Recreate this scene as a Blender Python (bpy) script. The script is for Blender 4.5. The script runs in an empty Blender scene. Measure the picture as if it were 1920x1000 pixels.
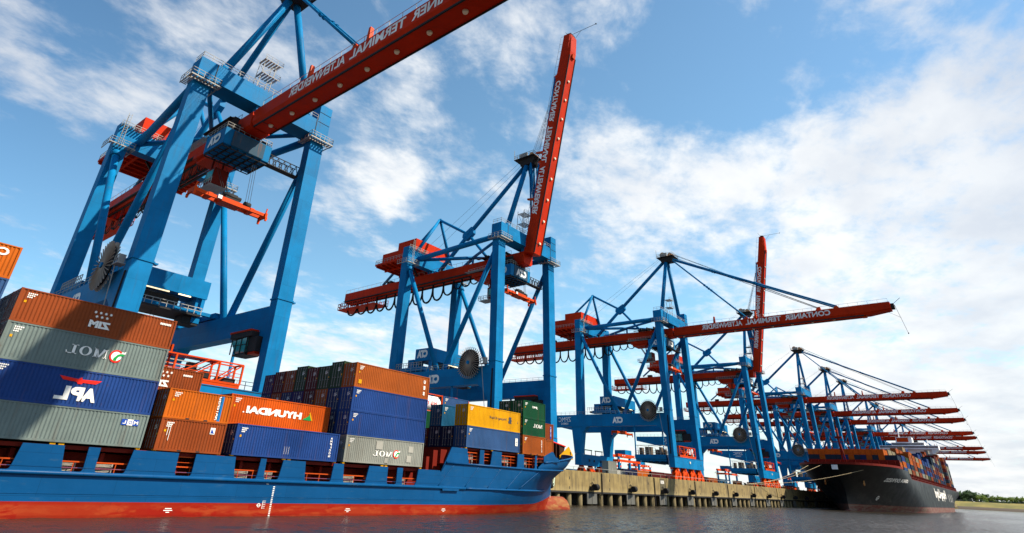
import bpy, math, random
from mathutils import Vector, Matrix
random.seed(7)
SC = bpy.context.scene
COL = SC.collection
R = math.radians

# ---------------------------------------------------------------- camera
cd = bpy.data.cameras.new("camera"); cam = bpy.data.objects.new("camera", cd); COL.objects.link(cam)
cam.location = (0, -79.909, 3.907); cam.rotation_euler = (2.03688, -0.045663, -0.887136)
cd.sensor_width = 36; cd.lens = 20.099; cd.shift_x = 0.02002; cd.shift_y = -0.07016
cd.clip_start = 0.5; cd.clip_end = 30000
SC.camera = cam

# ---------------------------------------------------------------- node helpers
class NT:
    def __init__(s, tree): s.t = tree
    def n(s, typ, **kw):
        nd = s.t.nodes.new(typ)
        for k, v in kw.items():
            if k[0] == '_': setattr(nd, k[1:], v)
        for k, v in kw.items():
            if k[0] == '_': continue
            key = int(k[1:]) if k[0] == 'i' and k[1:].isdigit() else k.replace('__', ' ')
            s.put(nd.inputs[key], v)
        return nd
    def put(s, sock, v):
        if isinstance(v, bpy.types.NodeSocket): s.t.links.new(v, sock)
        else: sock.default_value = v
    def math(s, op, a, b=0.0, c=None):
        nd = s.t.nodes.new('ShaderNodeMath'); nd.operation = op
        s.put(nd.inputs[0], a); s.put(nd.inputs[1], b)
        if c is not None: s.put(nd.inputs[2], c)
        return nd.outputs[0]
    def vm(s, op, a, b=None):
        nd = s.t.nodes.new('ShaderNodeVectorMath'); nd.operation = op
        s.put(nd.inputs[0], a)
        if b is not None: s.put(nd.inputs[1], b)
        return nd.outputs[1] if op in ('DOT_PRODUCT', 'LENGTH') else nd.outputs[0]
    def mr(s, v, a, b, c=0.0, d=1.0, interp='LINEAR'):
        nd = s.n('ShaderNodeMapRange', _interpolation_type=interp)
        for i, x in enumerate((v, a, b, c, d)): s.put(nd.inputs[i], x)
        return nd.outputs[0]
    def noise(s, vec, scale, detail=4, rough=0.55, dist=0.0):
        nd = s.n('ShaderNodeTexNoise', Vector=vec, Scale=scale, Detail=detail, Roughness=rough, Distortion=dist)
        return nd.outputs[0]
    def mix(s, f, a, b, bt='MIX'):
        nd = s.n('ShaderNodeMix', _data_type='RGBA', _blend_type=bt)
        s.put(nd.inputs[0], f)
        for i, x in ((6, a), (7, b)):
            s.put(nd.inputs[i], (*x, 1) if isinstance(x, tuple) and len(x) == 3 else x)
        return nd.outputs[2]
    def xyz(s, v): return s.n('ShaderNodeSeparateXYZ', Vector=v).outputs
    def comb(s, x, y, z):
        nd = s.n('ShaderNodeCombineXYZ')
        for i, q in enumerate((x, y, z)): s.put(nd.inputs[i], q)
        return nd.outputs[0]

# ---------------------------------------------------------------- sun and sky
SUN = Vector((0.632, -1.0, 1.27)).normalized()
sl = bpy.data.lights.new("sun", 'SUN'); sl.energy = 5.0; sl.angle = R(0.53); sl.color = (1.0, 0.90, 0.74)
so = bpy.data.objects.new("sun", sl); COL.objects.link(so); so.rotation_euler = SUN.to_track_quat('Z', 'Y').to_euler()
so.location = SUN * 500
W = bpy.data.worlds.new("World"); SC.world = W; W.use_nodes = True
nt = W.node_tree; nt.nodes.clear(); w = NT(nt)
sky = w.n('ShaderNodeTexSky', _sky_type='NISHITA')
sky.sun_disc = False; sky.sun_elevation = math.asin(SUN.z); sky.sun_rotation = math.atan2(SUN.x, SUN.y)
sky.air_density = 1.0; sky.dust_density = 0.6; sky.ozone_density = 2.5; sky.altitude = 0
dirv = w.vm('NORMALIZE', w.n('ShaderNodeTexCoord').outputs['Generated'])
dx, dy, dz = w.xyz(dirv)
zc = w.math('MAXIMUM', dz, 0.0)
inv = w.math('DIVIDE', 1.0, w.math('ADD', zc, 0.14))
pl = w.comb(w.math('MULTIPLY', dx, inv), w.math('MULTIPLY', dy, inv), 0.0)
# slow, wind-drawn cloud field on a flat layer
st = w.n('ShaderNodeMapping', Vector=pl); st.inputs['Rotation'].default_value = (0, 0, R(-38)); st.inputs['Scale'].default_value = (1.0, 1.35, 1.0)
n1 = w.noise(st.outputs[0], 1.9, 9, 0.60, 0.25)
n2 = w.noise(st.outputs[0], 5.2, 8, 0.62, 0.3)
n3 = w.noise(st.outputs[0], 15.0, 6, 0.6, 0.2)
fld = w.math('ADD', w.math('ADD', w.math('MULTIPLY', n1, 0.44), w.math('MULTIPLY', n2, 0.36)), w.math('MULTIPLY', n3, 0.20))
fld = w.math('ADD', w.math('MULTIPLY', w.math('SUBTRACT', fld, 0.5), 2.15), 0.5)
CLOUDS = [(0.8947, -0.0019, 0.4466, 0.244, 0.2), (0.9357, -0.0623, 0.3473, 0.244, 0.22), (0.8555, -0.1328, 0.5005, 0.14, 0.1), (0.8992, 0.1438, 0.4133, 0.175, 0.2), (0.8362, 0.3289, 0.4388, 0.175, 0.2), (0.9757, 0.0498, 0.2134, 0.244, 0.24), (0.9958, 0.0084, 0.0915, 0.244, 0.28), (0.7343, 0.4187, 0.5343, 0.122, 0.16), (0.5337, 0.6795, 0.5035, 0.122, 0.15), (0.5255, 0.7164, 0.4589, 0.105, 0.1), (0.2365, 0.7563, 0.6099, 0.175, 0.1), (0.5388, 0.5038, 0.6752, 0.105, 0.12), (0.6036, 0.4399, 0.6649, 0.087, 0.1), (0.102, 0.8737, 0.4757, 0.105, 0.14), (0.1847, 0.865, 0.4665, 0.105, 0.14), (0.0443, 0.8746, 0.4828, 0.105, 0.12), (0.5494, 0.7325, 0.4019, 0.105, 0.1), (0.5181, 0.8343, 0.1886, 0.14, 0.16), (0.7388, 0.6396, 0.2124, 0.14, 0.2), (0.1856, 0.9635, 0.193, 0.105, 0.04), (0.9523, 0.1879, 0.2404, 0.175, 0.2), (0.6513, 0.3042, 0.6952, 0.07, 0.1), (0.5067, 0.6143, 0.6049, 0.07, 0.1), (0.7619, 0.2347, 0.6036, 0.157, -0.22), (0.8189, 0.0967, 0.5657, 0.14, -0.14), (0.6819, 0.3847, 0.6221, 0.07, -0.1), (0.1042, 0.8383, 0.5351, 0.087, -0.12), (0.1565, 0.9214, 0.3556, 0.14, -0.18), (0.3356, 0.8006, 0.4964, 0.105, -0.15), (0.6722, 0.6537, 0.3476, 0.14, -0.18), (0.544, 0.7855, 0.2952, 0.105, -0.12), (0.3789, 0.85, 0.3659, 0.14, -0.16), (0.8352, -0.0012, 0.55, 0.087, -0.08), (0.9345, 0.1875, 0.3025, 0.105, -0.1), (0.9497, 0.005, 0.3132, 0.07, -0.08)]
cov = None
for (cx_, cy_, cz_, rad, amt) in CLOUDS:      # where the cloud banks stand in the sky (directions)
    d = w.vm('DOT_PRODUCT', dirv, (cx_, cy_, cz_))
    v = w.mr(d, math.cos(rad), 1.0, 0.0, amt, 'SMOOTHSTEP')
    cov = v if cov is None else w.math('ADD', cov, v)
cov = w.math('MINIMUM', w.math('MAXIMUM', cov, -0.28), 0.36)
away = w.mr(w.vm('DOT_PRODUCT', dirv, (0.62, 0.72, 0.30)), 0.35, -0.25, 0.0, 0.18, 'SMOOTHSTEP')
cov = w.math('SUBTRACT', cov, away)
seen = w.mr(away, 0.0, 0.18, 1.0, 0.0)
hz = w.math('MULTIPLY', w.mr(dz, 0.30, 0.0, 0.0, 0.16, 'SMOOTHSTEP'), seen)
dens = w.math('ADD', w.math('ADD', fld, cov), hz)
ctint = w.mr(w.vm('DOT_PRODUCT', dirv, (0.78, 0.60, 0.18)), 0.40, 0.86, 0.0, 1.0)
cl = w.mr(dens, 0.42, 0.94, 0.0, w.mr(ctint, 0, 1, 0.80, 0.95), 'SMOOTHSTEP')
shade = w.noise(st.outputs[0], 3.1, 6, 0.55)
thick = w.mr(dens, 0.62, 0.98, 0.0, 1.0, 'SMOOTHSTEP')
cdark = w.mix(ctint, (3.4, 4.0, 5.2), (7.9, 8.2, 8.6))
cbright = w.mix(ctint, (4.3, 4.9, 6.1), (9.9, 9.9, 9.7))
ccol = w.mix(w.mr(shade, 0.35, 0.65), cdark, cbright)
sgrad = w.mr(w.vm('DOT_PRODUCT', dirv, (0.80, 0.58, 0.15)), 0.45, 0.98, 0.0, 1.0)
skyc = w.mix(1.0, sky.outputs[0], w.mix(sgrad, w.mix(seen, (1.65, 1.65, 1.60), (0.98, 1.40, 1.52)), (1.75, 2.16, 1.95)), 'MULTIPLY')
hazec = w.mix(w.math('MULTIPLY', w.mr(dz, 0.22, -0.02, 0.0, 0.75, 'SMOOTHSTEP'), seen), skyc, (8.3, 8.6, 8.8, 1))
out = w.mix(cl, hazec, ccol)
bg = w.n('ShaderNodeBackground', Color=out, Strength=0.062)
wo = w.n('ShaderNodeOutputWorld'); nt.links.new(bg.outputs[0], wo.inputs[0])
SC.view_settings.view_transform = 'Standard'; SC.view_settings.look = 'None'
SC.view_settings.exposure = 0.85; SC.view_settings.gamma = 1.0; SC.view_settings.use_curve_mapping = False

# ---------------------------------------------------------------- materials
def new_mat(name):
    m = bpy.data.materials.new(name); m.use_nodes = True
    b = m.node_tree.nodes['Principled BSDF']; return m, NT(m.node_tree), b
def paint(name, rgb, rough=0.45, dirt=0.35, dirtcol=(0.09, 0.06, 0.045), metal=0.0, var=0.22, spec=0.5, objcol=False, scale=1.0, seam=None):
    m, t, b = new_mat(name)
    pos = t.n('ShaderNodeNewGeometry').outputs['Position']
    big = t.noise(pos, 0.22 * scale, 5, 0.6)
    x, y, z = t.xyz(pos)
    strk = t.noise(t.comb(t.math('MULTIPLY', x, 1.6), t.math('MULTIPLY', y, 1.6), t.math('MULTIPLY', z, 0.13)), 1.0 * scale, 6, 0.62)
    base = t.n('ShaderNodeObjectInfo').outputs['Color'] if objcol else (*rgb, 1)
    val = t.mr(big, 0.3, 0.7, 1 - var, 1 + var * 0.6)
    col = t.mix(1.0, base, t.comb(val, val, val), 'MULTIPLY')
    if seam:
        bk = t.n('ShaderNodeTexBrick', Vector=t.comb(t.math('ADD', x, y), z, 0.0), Color1=(1, 1, 1, 1), Color2=(.86, .86, .88, 1), Mortar=(.62, .62, .62, 1), Scale=1.0)
        bk.inputs['Mortar Size'].default_value = .018; bk.inputs['Brick Width'].default_value = seam[0]; bk.inputs['Row Height'].default_value = seam[1]
        col = t.mix(1.0, col, bk.outputs[0], 'MULTIPLY')
        rs = t.noise(t.comb(t.math('MULTIPLY', x, 2.3), t.math('MULTIPLY', y, 2.3), t.math('MULTIPLY', z, .22)), 1.0, 5, .7)
        col = t.mix(t.mr(rs, .66, .80, 0, .5), col, (.085, .040, .020, 1))
    if objcol:
        sp = t.noise(pos, 2.6, 6, .72); col = t.mix(t.mr(sp, .62, .74, 0, .55), col, (.075, .035, .018, 1))
    f = t.math('MULTIPLY', t.mr(strk, 0.54, 0.80, 0, 1), dirt)
    col = t.mix(f, col, (*dirtcol, 1))
    t.put(b.inputs['Base Color'], col)
    t.put(b.inputs['Roughness'], t.mr(big, 0.3, 0.7, rough - 0.08, rough + 0.14))
    b.inputs['Metallic'].default_value = metal
    b.inputs['Specular IOR Level'].default_value = spec * .16
    return m
BLUE = paint("crane_blue_paint", (0.002, 0.160, 0.365), 0.5, 0.42, (0.035, 0.055, 0.085), spec=0.4, seam=(7.0, 5.2))
RED = paint("crane_red_paint", (0.52, 0.027, 0.004), 0.5, 0.40, (0.14, 0.015, 0.006), spec=0.3, seam=(6.2, 40.0))
ORANGE = paint("orange_steel_paint", (0.54, 0.050, 0.003), 0.5, 0.25, (0.15, 0.03, 0.01))
DARK = paint("dark_machinery", (0.028, 0.027, 0.027), 0.6, 0.3, (0.10, 0.07, 0.05))
RUBBER = paint("black_rubber", (0.014, 0.014, 0.015), 0.65, 0.1)
GREY = paint("galvanised_steel", (0.34, 0.33, 0.30), 0.5, 0.3)
WHITE = paint("white_lettering", (0.80, 0.77, 0.71), 0.5, 0.15)
WHITEP = paint("white_paint", (0.80, 0.80, 0.78), 0.45, 0.25, (0.35, 0.28, 0.2))
BRASS = paint("sheave_bronze", (0.50, 0.24, 0.08), 0.5, 0.3)
REELM = paint("reel_grey", (0.40, 0.32, 0.245), 0.55, 0.3)
RUSTY = paint("rust_streaked_blue", (0.03, 0.07, 0.11), 0.6, 1.0, (0.20, 0.075, 0.022))
YEL = paint("yellow_paint", (0.60, 0.28, 0.004), 0.45, 0.15)
BOXM = paint("container_paint", (1, 1, 1), 0.5, 0.55, (0.085, 0.042, 0.022), objcol=True, var=0.24)
BARM = paint("locking_bar_grey", (0.22, 0.21, 0.20), 0.5, 0.3)
DRED = paint("deck_red_oxide", (0.15, 0.012, 0.006), 0.6, 0.4, (0.08, 0.02, 0.015))
ORAIL = paint("rail_orange", (0.45, 0.06, 0.008), 0.5, 0.2)
STEEL = paint("dull_steel_bundle", (0.32, 0.30, 0.26), 0.6, 0.4)
LBLUE = paint("light_blue_sign", (0.01, 0.14, 0.36), 0.5, 0.1)
DBLUE = paint("dark_blue_sign", (0.015, 0.06, 0.32), 0.5, 0.1)
SIGNRED = paint("sign_red", (0.72, 0.02, 0.012), 0.5, 0.1)
GREEN = paint("sign_green", (0.01, 0.27, 0.06), 0.5, 0.1)
INK = paint("dark_lettering", (0.05, 0.055, 0.07), 0.5, 0.1)
BLACKH = paint("black_hull_paint", (0.022, 0.024, 0.026), 0.38, 0.35, (0.10, 0.09, 0.08), spec=0.6)
def lampm(name, rgb, s):
    m, t, b = new_mat(name); b.inputs['Base Color'].default_value = (*rgb, 1)
    b.inputs['Emission Color'].default_value = (*rgb, 1); b.inputs['Emission Strength'].default_value = s; return m
TUBEL = lampm("lit_tube_lamp", (1.0, 0.82, 0.48), 0.7)
m, t, b = new_mat("lamp_glass"); b.inputs['Base Color'].default_value = (0.75, 0.66, 0.45, 1); b.inputs['Roughness'].default_value = 0.2; LAMPG = m; b.inputs['Base Color'].default_value = (0.8, 0.72, 0.52, 1)
m, t, b = new_mat("cabin_glass"); b.inputs['Base Color'].default_value = (0.03, 0.20, 0.17, 1); b.inputs['Roughness'].default_value = 0.08; CABG = m
m, t, b = new_mat("window_glass"); b.inputs['Base Color'].default_value = (0.02, 0.03, 0.04, 1); b.inputs['Roughness'].default_value = 0.1; WING = m

def hull_mat(name, top, low, zline, bow=None):
    m, t, b = new_mat(name)
    pos = t.n('ShaderNodeNewGeometry').outputs['Position']
    x, y, z = t.xyz(pos)
    zz = z
    if bow: zz = t.math('SUBTRACT', z, t.mr(x, bow[0], bow[1], 0, bow[2], 'SMOOTHSTEP'))
    f = t.mr(zz, zline - 0.012, zline + 0.012)
    pn = t.noise(t.comb(t.math('MULTIPLY', x, 0.35), t.math('MULTIPLY', y, 0.35), t.math('MULTIPLY', z, 1.3)), 1.0, 7, 0.68, 0.4)
    pv = t.noise(t.comb(t.math('FLOOR', t.math('MULTIPLY', x, 0.33)), t.math('FLOOR', t.math('MULTIPLY', z, 1.6)), 0.0), 3.7, 1)
    lowc = t.mix(t.mr(pn, 0.48, 0.58, 0, .85), low, (low[0] * 1.30, low[1] * 5.2, low[2] * 5.0))
    lowc = t.mix(t.mr(pv, 0.45, 0.6, 0, 0.6), lowc, (low[0] * 1.15, low[1] * 4.0, low[2] * 4.0))
    lowc = t.mix(t.mr(t.math('SUBTRACT', zz, zline), -.28, -.14, 0, .7), lowc, low)
    lowc = t.mix(t.mr(t.noise(pos, 1.7, 6, .7), .62, .72, 0, .5), lowc, (low[0] * .35, low[1] * 2.2, low[2] * 4))
    lowc = t.mix(t.mr(z, 0.22, 0.10, 0, 0.45), lowc, (low[0] * .6, low[1] * .6, low[2]))
    scr = t.noise(t.comb(t.math('MULTIPLY', x, 0.5), t.math('MULTIPLY', y, 0.5), t.math('MULTIPLY', z, 2.2)), 1.3, 8, 0.7)
    seam = t.n('ShaderNodeTexBrick', Vector=t.comb(x, z, 0.0), Color1=(1, 1, 1, 1), Color2=(.90, .90, .90, 1), Mortar=(.55, .55, .55, 1), Scale=1.0); seam.inputs['Mortar Size'].default_value = .012; seam.inputs['Brick Width'].default_value = 5.3; seam.inputs['Row Height'].default_value = 1.45
    topc = t.mix(t.mr(scr, 0.57, 0.74, 0, 0.45), top, (top[0] * 2 + 0.05, top[1] * 1.1 + 0.04, top[2] * 0.7 + 0.03))
    big = t.noise(pos, 0.25, 5, 0.6)
    vv = t.mr(big, 0.3, 0.7, 0.88, 1.10)
    topc = t.mix(1.0, topc, t.comb(vv, vv, vv), 'MULTIPLY')
    topc = t.mix(1.0, topc, seam.outputs[0], 'MULTIPLY')
    rst = t.noise(t.comb(t.math('MULTIPLY', x, 1.9), t.math('MULTIPLY', y, 1.9), t.math('MULTIPLY', z, .16)), 1.0, 5, .65)
    topc = t.mix(t.mr(rst, .66, .78, 0, .45), topc, (.07, .04, .028, 1))
    t.put(b.inputs['Base Color'], t.mix(f, lowc, topc))
    t.put(b.inputs['Roughness'], t.mr(big, 0.3, 0.7, 0.34, 0.5))
    b.inputs['Specular IOR Level'].default_value = 0.10
    wv = t.noise(pos, 0.55, 2, 0.5)
    t.put(b.inputs['Normal'], t.n('ShaderNodeBump', Strength=0.16, Distance=0.25, Height=wv).outputs[0])
    return m
HULLB = hull_mat("blue_hull_paint", (0.001, 0.058, 0.170), (0.235, 0.008, 0.002), 1.08, (84, 101, 1.05))
HULLK = hull_mat("black_hull_red_boot", (0.011, 0.012, 0.013), (0.14, 0.026, 0.018), 2.6)

m, t, b = new_mat("quay_concrete")
pos = t.n('ShaderNodeNewGeometry').outputs['Position']; x, y, z = t.xyz(pos)
st1 = t.noise(t.comb(t.math('MULTIPLY', x, 1.1), 0.0, t.math('MULTIPLY', z, 0.10)), 1.0, 7, 0.7)
gr = t.noise(pos, 0.5, 6, 0.6); fine = t.noise(pos, 6, 4, 0.6)
c = t.mix(t.mr(gr, 0.3, 0.7), (0.155, 0.105, 0.030), (0.30, 0.215, 0.072))
c = t.mix(t.mr(t.noise(t.comb(t.math('FLOOR', t.math('MULTIPLY', x, .0996)), 0.0, 0.0), 3.3, 1), .4, .65, 0, .45), c, (0.17, 0.125, 0.05))
c = t.mix(t.mr(st1, 0.47, 0.64, 0, 0.85), c, (0.060, 0.042, 0.020))
c = t.mix(t.mr(t.noise(t.comb(t.math('MULTIPLY', x, .7), 7.0, t.math('MULTIPLY', z, .2)), 1.0, 5, .7), .62, .74, 0, .8), c, (0.028, 0.022, 0.016))
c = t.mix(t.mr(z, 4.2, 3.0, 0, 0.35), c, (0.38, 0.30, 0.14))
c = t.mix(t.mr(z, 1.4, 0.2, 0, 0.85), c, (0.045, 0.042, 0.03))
c = t.mix(t.mr(fine, 0.55, 0.75, 0, 0.25), c, (0.2, 0.17, 0.1))
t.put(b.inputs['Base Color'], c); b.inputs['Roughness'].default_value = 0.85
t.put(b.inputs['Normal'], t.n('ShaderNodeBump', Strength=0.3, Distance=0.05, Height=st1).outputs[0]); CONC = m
m, t, b = new_mat("apron_asphalt")
pos = t.n('ShaderNodeNewGeometry').outputs['Position']
c = t.mix(t.noise(pos, 0.3, 6), (0.09, 0.085, 0.08), (0.17, 0.16, 0.15)); t.put(b.inputs['Base Color'], c); b.inputs['Roughness'].default_value = 0.9; ASPH = m

m, t, b = new_mat("harbour_water")
pos = t.n('ShaderNodeNewGeometry').outputs['Position']; x, y, z = t.xyz(pos)
def wav(sx, sy, sc, det, ro=0.55):
    mp = t.n('ShaderNodeMapping', Vector=pos); mp.inputs['Rotation'].default_value = (0, 0, R(28)); mp.inputs['Scale'].default_value = (sx, sy, 1)
    return t.noise(mp.outputs[0], sc, det, ro)
h = t.math('ADD', t.math('MULTIPLY', wav(1, 0.6, 3.4, 6, 0.65), 0.8), t.math('MULTIPLY', wav(1, 0.55, 1.1, 4, 0.6), 0.7))
b.inputs['Base Color'].default_value = (0.028, 0.023, 0.017, 1); b.inputs['Roughness'].default_value = 0.13
b.inputs['IOR'].default_value = 1.33
t.put(b.inputs['Normal'], t.n('ShaderNodeBump', Strength=1.0, Distance=0.22, Height=h).outputs[0]); WATER = m
m, t, b = new_mat("meadow_bank")
pos = t.n('ShaderNodeNewGeometry').outputs['Position']; x, y, z = t.xyz(pos)
g1 = t.noise(pos, 0.04, 6, 0.6); g2 = t.noise(pos, 0.4, 4, 0.6)
c = t.mix(t.mr(g1, 0.35, 0.65), (0.115, 0.105, 0.018), (0.21, 0.165, 0.03)); c = t.mix(t.mr(g2, 0.5, 0.7, 0, 0.4), c, (0.06, 0.08, 0.018))
c = t.mix(t.mr(t.math('ADD', z, t.math('MULTIPLY', g2, 2.0)), 5.6, 4.8, 0, 1), c, (0.075, 0.055, 0.036))
t.put(b.inputs['Base Color'], c); b.inputs['Roughness'].default_value = 0.95; BANK = m
def leafm(name, a, bb):
    m, t, b = new_mat(name)
    inf = t.n('ShaderNodeNewGeometry'); rn = inf.outputs['Random Per Island']
    c = t.mix(rn, a, bb); c = t.mix(t.mr(t.noise(inf.outputs['Position'], 0.25, 3), .35, .65, 0, .5), c, tuple(v * .6 for v in a))
    t.put(b.inputs['Base Color'], c); b.inputs['Roughness'].default_value = 0.8; b.inputs['Specular IOR Level'].default_value = 0.1
    tl = t.n('ShaderNodeBsdfTranslucent', Color=c); mx = t.n('ShaderNodeMixShader', i0=0.5); o = m.node_tree.nodes['Material Output']
    m.node_tree.links.new(b.outputs[0], mx.inputs[1]); m.node_tree.links.new(tl.outputs[0], mx.inputs[2]); m.node_tree.links.new(mx.outputs[0], o.inputs[0])
    return m
LEAFD = leafm("dark_leaves", (0.075, 0.125, 0.060), (0.13, 0.20, 0.09))
LEAFL = leafm("light_leaves", (0.17, 0.25, 0.065), (0.25, 0.31, 0.09))
BARK = paint("bark", (0.07, 0.055, 0.04), 0.9)
WOODF = leafm("far_wood_leaves", (0.022, 0.036, 0.036), (0.038, 0.055, 0.05))  # distance haze mixed into the leaf colour as a blue cast
PILEM = paint('pile_concrete', (0.165, 0.130, 0.068), 0.85, 0.7, (0.03, 0.026, 0.018))  # separate pile colour with the shade below the quay deck put into it
LOCK = paint("locker_brown", (0.12, 0.09, 0.065), 0.6, 0.4)
ROPE = paint("mooring_rope", (0.42, 0.33, 0.20), 0.8, 0.1)
ROPEG = paint("pale_green_rope", (0.50, 0.62, 0.48), 0.8, 0.1)

# ---------------------------------------------------------------- mesh helpers
_txt = {}
def text_mesh(body, bold=0.0):
    k = (body, bold)
    if k not in _txt:
        cu = bpy.data.curves.new("tmp", 'FONT'); cu.body = body; cu.size = 1; cu.offset = bold; cu.resolution_u = 3
        ob = bpy.data.objects.new("tmp", cu); COL.objects.link(ob)
        dg = bpy.context.evaluated_depsgraph_get(); me = ob.evaluated_get(dg).to_mesh()
        v = [(q.co.x, q.co.y) for q in me.vertices]; f = [tuple(p.vertices) for p in me.polygons]
        ob.evaluated_get(dg).to_mesh_clear(); bpy.data.objects.remove(ob); bpy.data.curves.remove(cu)
        x0 = min(q[0] for q in v); x1 = max(q[0] for q in v); y0 = min(q[1] for q in v); y1 = max(q[1] for q in v)
        _txt[k] = ([((a - x0) / (x1 - x0), (c - y0) / (y1 - y0)) for a, c in v], f)
    return _txt[k]
class MB:
    def __init__(s): s.v = []; s.f = []; s.mi = []; s.sm = []; s.cur = 0
    def face(s, idx, sm=False): s.f.append(tuple(idx)); s.mi.append(s.cur); s.sm.append(sm)
    def add(s, vs, fs, sm=False):
        o = len(s.v); s.v += [tuple(q) for q in vs]
        for q in fs: s.face([i + o for i in q], sm)
        return s
    def box(s, x0, x1, y0, y1, z0, z1):
        if x0 > x1: x0, x1 = x1, x0
        if y0 > y1: y0, y1 = y1, y0
        if z0 > z1: z0, z1 = z1, z0
        return s.hexa([(x0, y0, z0), (x1, y0, z0), (x1, y1, z0), (x0, y1, z0), (x0, y0, z1), (x1, y0, z1), (x1, y1, z1), (x0, y1, z1)])
    def hexa(s, p):
        return s.add(p, [(0, 3, 2, 1), (4, 5, 6, 7), (0, 1, 5, 4), (1, 2, 6, 5), (2, 3, 7, 6), (3, 0, 4, 7)])
    def beam(s, p, q, wd, h, up=(0, 0, 1)):
        p = Vector(p); q = Vector(q); d = (q - p).normalized(); u = Vector(up)
        if abs(d.dot(u)) > 0.99: u = Vector((0, 1, 0))
        sd = d.cross(u).normalized(); u = sd.cross(d)
        a = sd * wd / 2; c = u * h / 2
        return s.hexa([p - a - c, p + a - c, q + a - c, q - a - c, p - a + c, p + a + c, q + a + c, q - a + c])
    def tube(s, p, q, r, n=12, r2=None):
        p = Vector(p); q = Vector(q); d = (q - p).normalized(); u = Vector((0, 0, 1)) if abs(d.z) < 0.95 else Vector((0, 1, 0))
        a = d.cross(u).normalized(); c = a.cross(d); r2 = r if r2 is None else r2
        vs = [p + (a * math.cos(2 * math.pi * i / n) + c * math.sin(2 * math.pi * i / n)) * r for i in range(n)]
        vs += [q + (a * math.cos(2 * math.pi * i / n) + c * math.sin(2 * math.pi * i / n)) * r2 for i in range(n)]
        o = len(s.v); s.v += [tuple(k) for k in vs]
        for i in range(n): s.face((o + i, o + n + i, o + n + (i + 1) % n, o + (i + 1) % n), n > 5)
        s.face(range(o, o + n)); s.face(range(o + 2 * n - 1, o + n - 1, -1)); return s
    def path(s, pts, r, n=6):
        pts = [Vector(p) for p in pts]; o = len(s.v)
        for i, p in enumerate(pts):
            d = (pts[min(i + 1, len(pts) - 1)] - pts[max(i - 1, 0)]).normalized()
            u = Vector((0, 0, 1)) if abs(d.z) < 0.9 else Vector((1, 0, 0))
            a = d.cross(u).normalized(); c = a.cross(d)
            s.v += [tuple(p + (a * math.cos(2 * math.pi * k / n) + c * math.sin(2 * math.pi * k / n)) * r) for k in range(n)]
        for i in range(len(pts) - 1):
            for k in range(n):
                b0 = o + i * n; s.face((b0 + k, b0 + n + k, b0 + n + (k + 1) % n, b0 + (k + 1) % n), True)
        s.face(range(o, o + n)); s.face(range(len(s.v) - 1, len(s.v) - n - 1, -1)); return s
    def prism(s, pts, ax, a, b):                      # 2D outline pushed along axis ax (0,1,2) from a to b
        def mk(p, t): q = list(p); q.insert(ax, t); return tuple(q)
        n = len(pts); o = len(s.v)
        s.v += [mk(p, a) for p in pts] + [mk(p, b) for p in pts]
        s.face(range(o, o + n)); s.face(range(o + 2 * n - 1, o + n - 1, -1))
        for i in range(n): s.face((o + i, o + n + i, o + n + (i + 1) % n, o + (i + 1) % n))
        return s
    def rail(s, pts, h=1.1, sp=2.0, r=0.03, bars=(1.0, 0.55)):
        pts = [Vector(p) for p in pts]
        for p, q in zip(pts, pts[1:]):
            L = (q - p).length; n = max(1, round(L / sp))
            for i in range(n + 1):
                e = p.lerp(q, i / n); s.beam(e, e + Vector((0, 0, h)), 2 * r, 2 * r)
            for k in bars: s.beam(p + Vector((0, 0, h * k)), q + Vector((0, 0, h * k)), 2 * r, 2 * r)
        return s
    def text(s, body, org, xd, yd, wid, hei, bold=0.0):
        v, f = text_mesh(body, bold); org = Vector(org); xd = Vector(xd); yd = Vector(yd)
        return s.add([org + xd * (a * wid) + yd * (c * hei) for a, c in v], f)
    def disc(s, c, ax, r, n=24):
        c = Vector(c); e = [Vector((0, 1, 0)), Vector((0, 0, 1))] if ax == 0 else [Vector((1, 0, 0)), Vector((0, 0, 1))]
        return s.add([c + (e[0] * math.cos(2 * math.pi * i / n) + e[1] * math.sin(2 * math.pi * i / n)) * r for i in range(n)], [tuple(range(n))])
    def build(s, name, mats, parent=None, org=(0, 0, 0)):
        me = bpy.data.meshes.new(name); o = Vector(org)
        me.from_pydata([tuple(Vector(q) - o) for q in s.v], [], s.f)
        for mm in (mats if isinstance(mats, (list, tuple)) else [mats]): me.materials.append(mm)
        me.polygons.foreach_set('material_index', s.mi); me.polygons.foreach_set('use_smooth', s.sm); me.update()
        ob = bpy.data.objects.new(name, me); COL.objects.link(ob)
        if parent: ob.parent = parent
        else: ob.location = o
        return ob
def tag(o, label=None, cat=None, group=None, kind=None):
    if label: o['label'] = label
    if cat: o['category'] = cat
    if group: o['group'] = group
    if kind: o['kind'] = kind
    return o
def thing(name, loc, label, cat, group=None, rz=0.0):
    o = bpy.data.objects.new(name, None); COL.objects.link(o); o.location = loc; o.rotation_euler = (0, 0, rz)
    o.empty_display_size = 1; return tag(o, label, cat, group)
def kids(o): return [c for c in bpy.data.objects if c.parent == o]
def copy_tree(o, parent=None, skip=()):
    c = o.copy(); COL.objects.link(c); c.parent = parent
    for ch in KID.get(o.name, None) or kids(o):
        if ch.name.split('.')[0] in skip: continue
        copy_tree(ch, c, skip)
    return c
KID = {}

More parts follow.
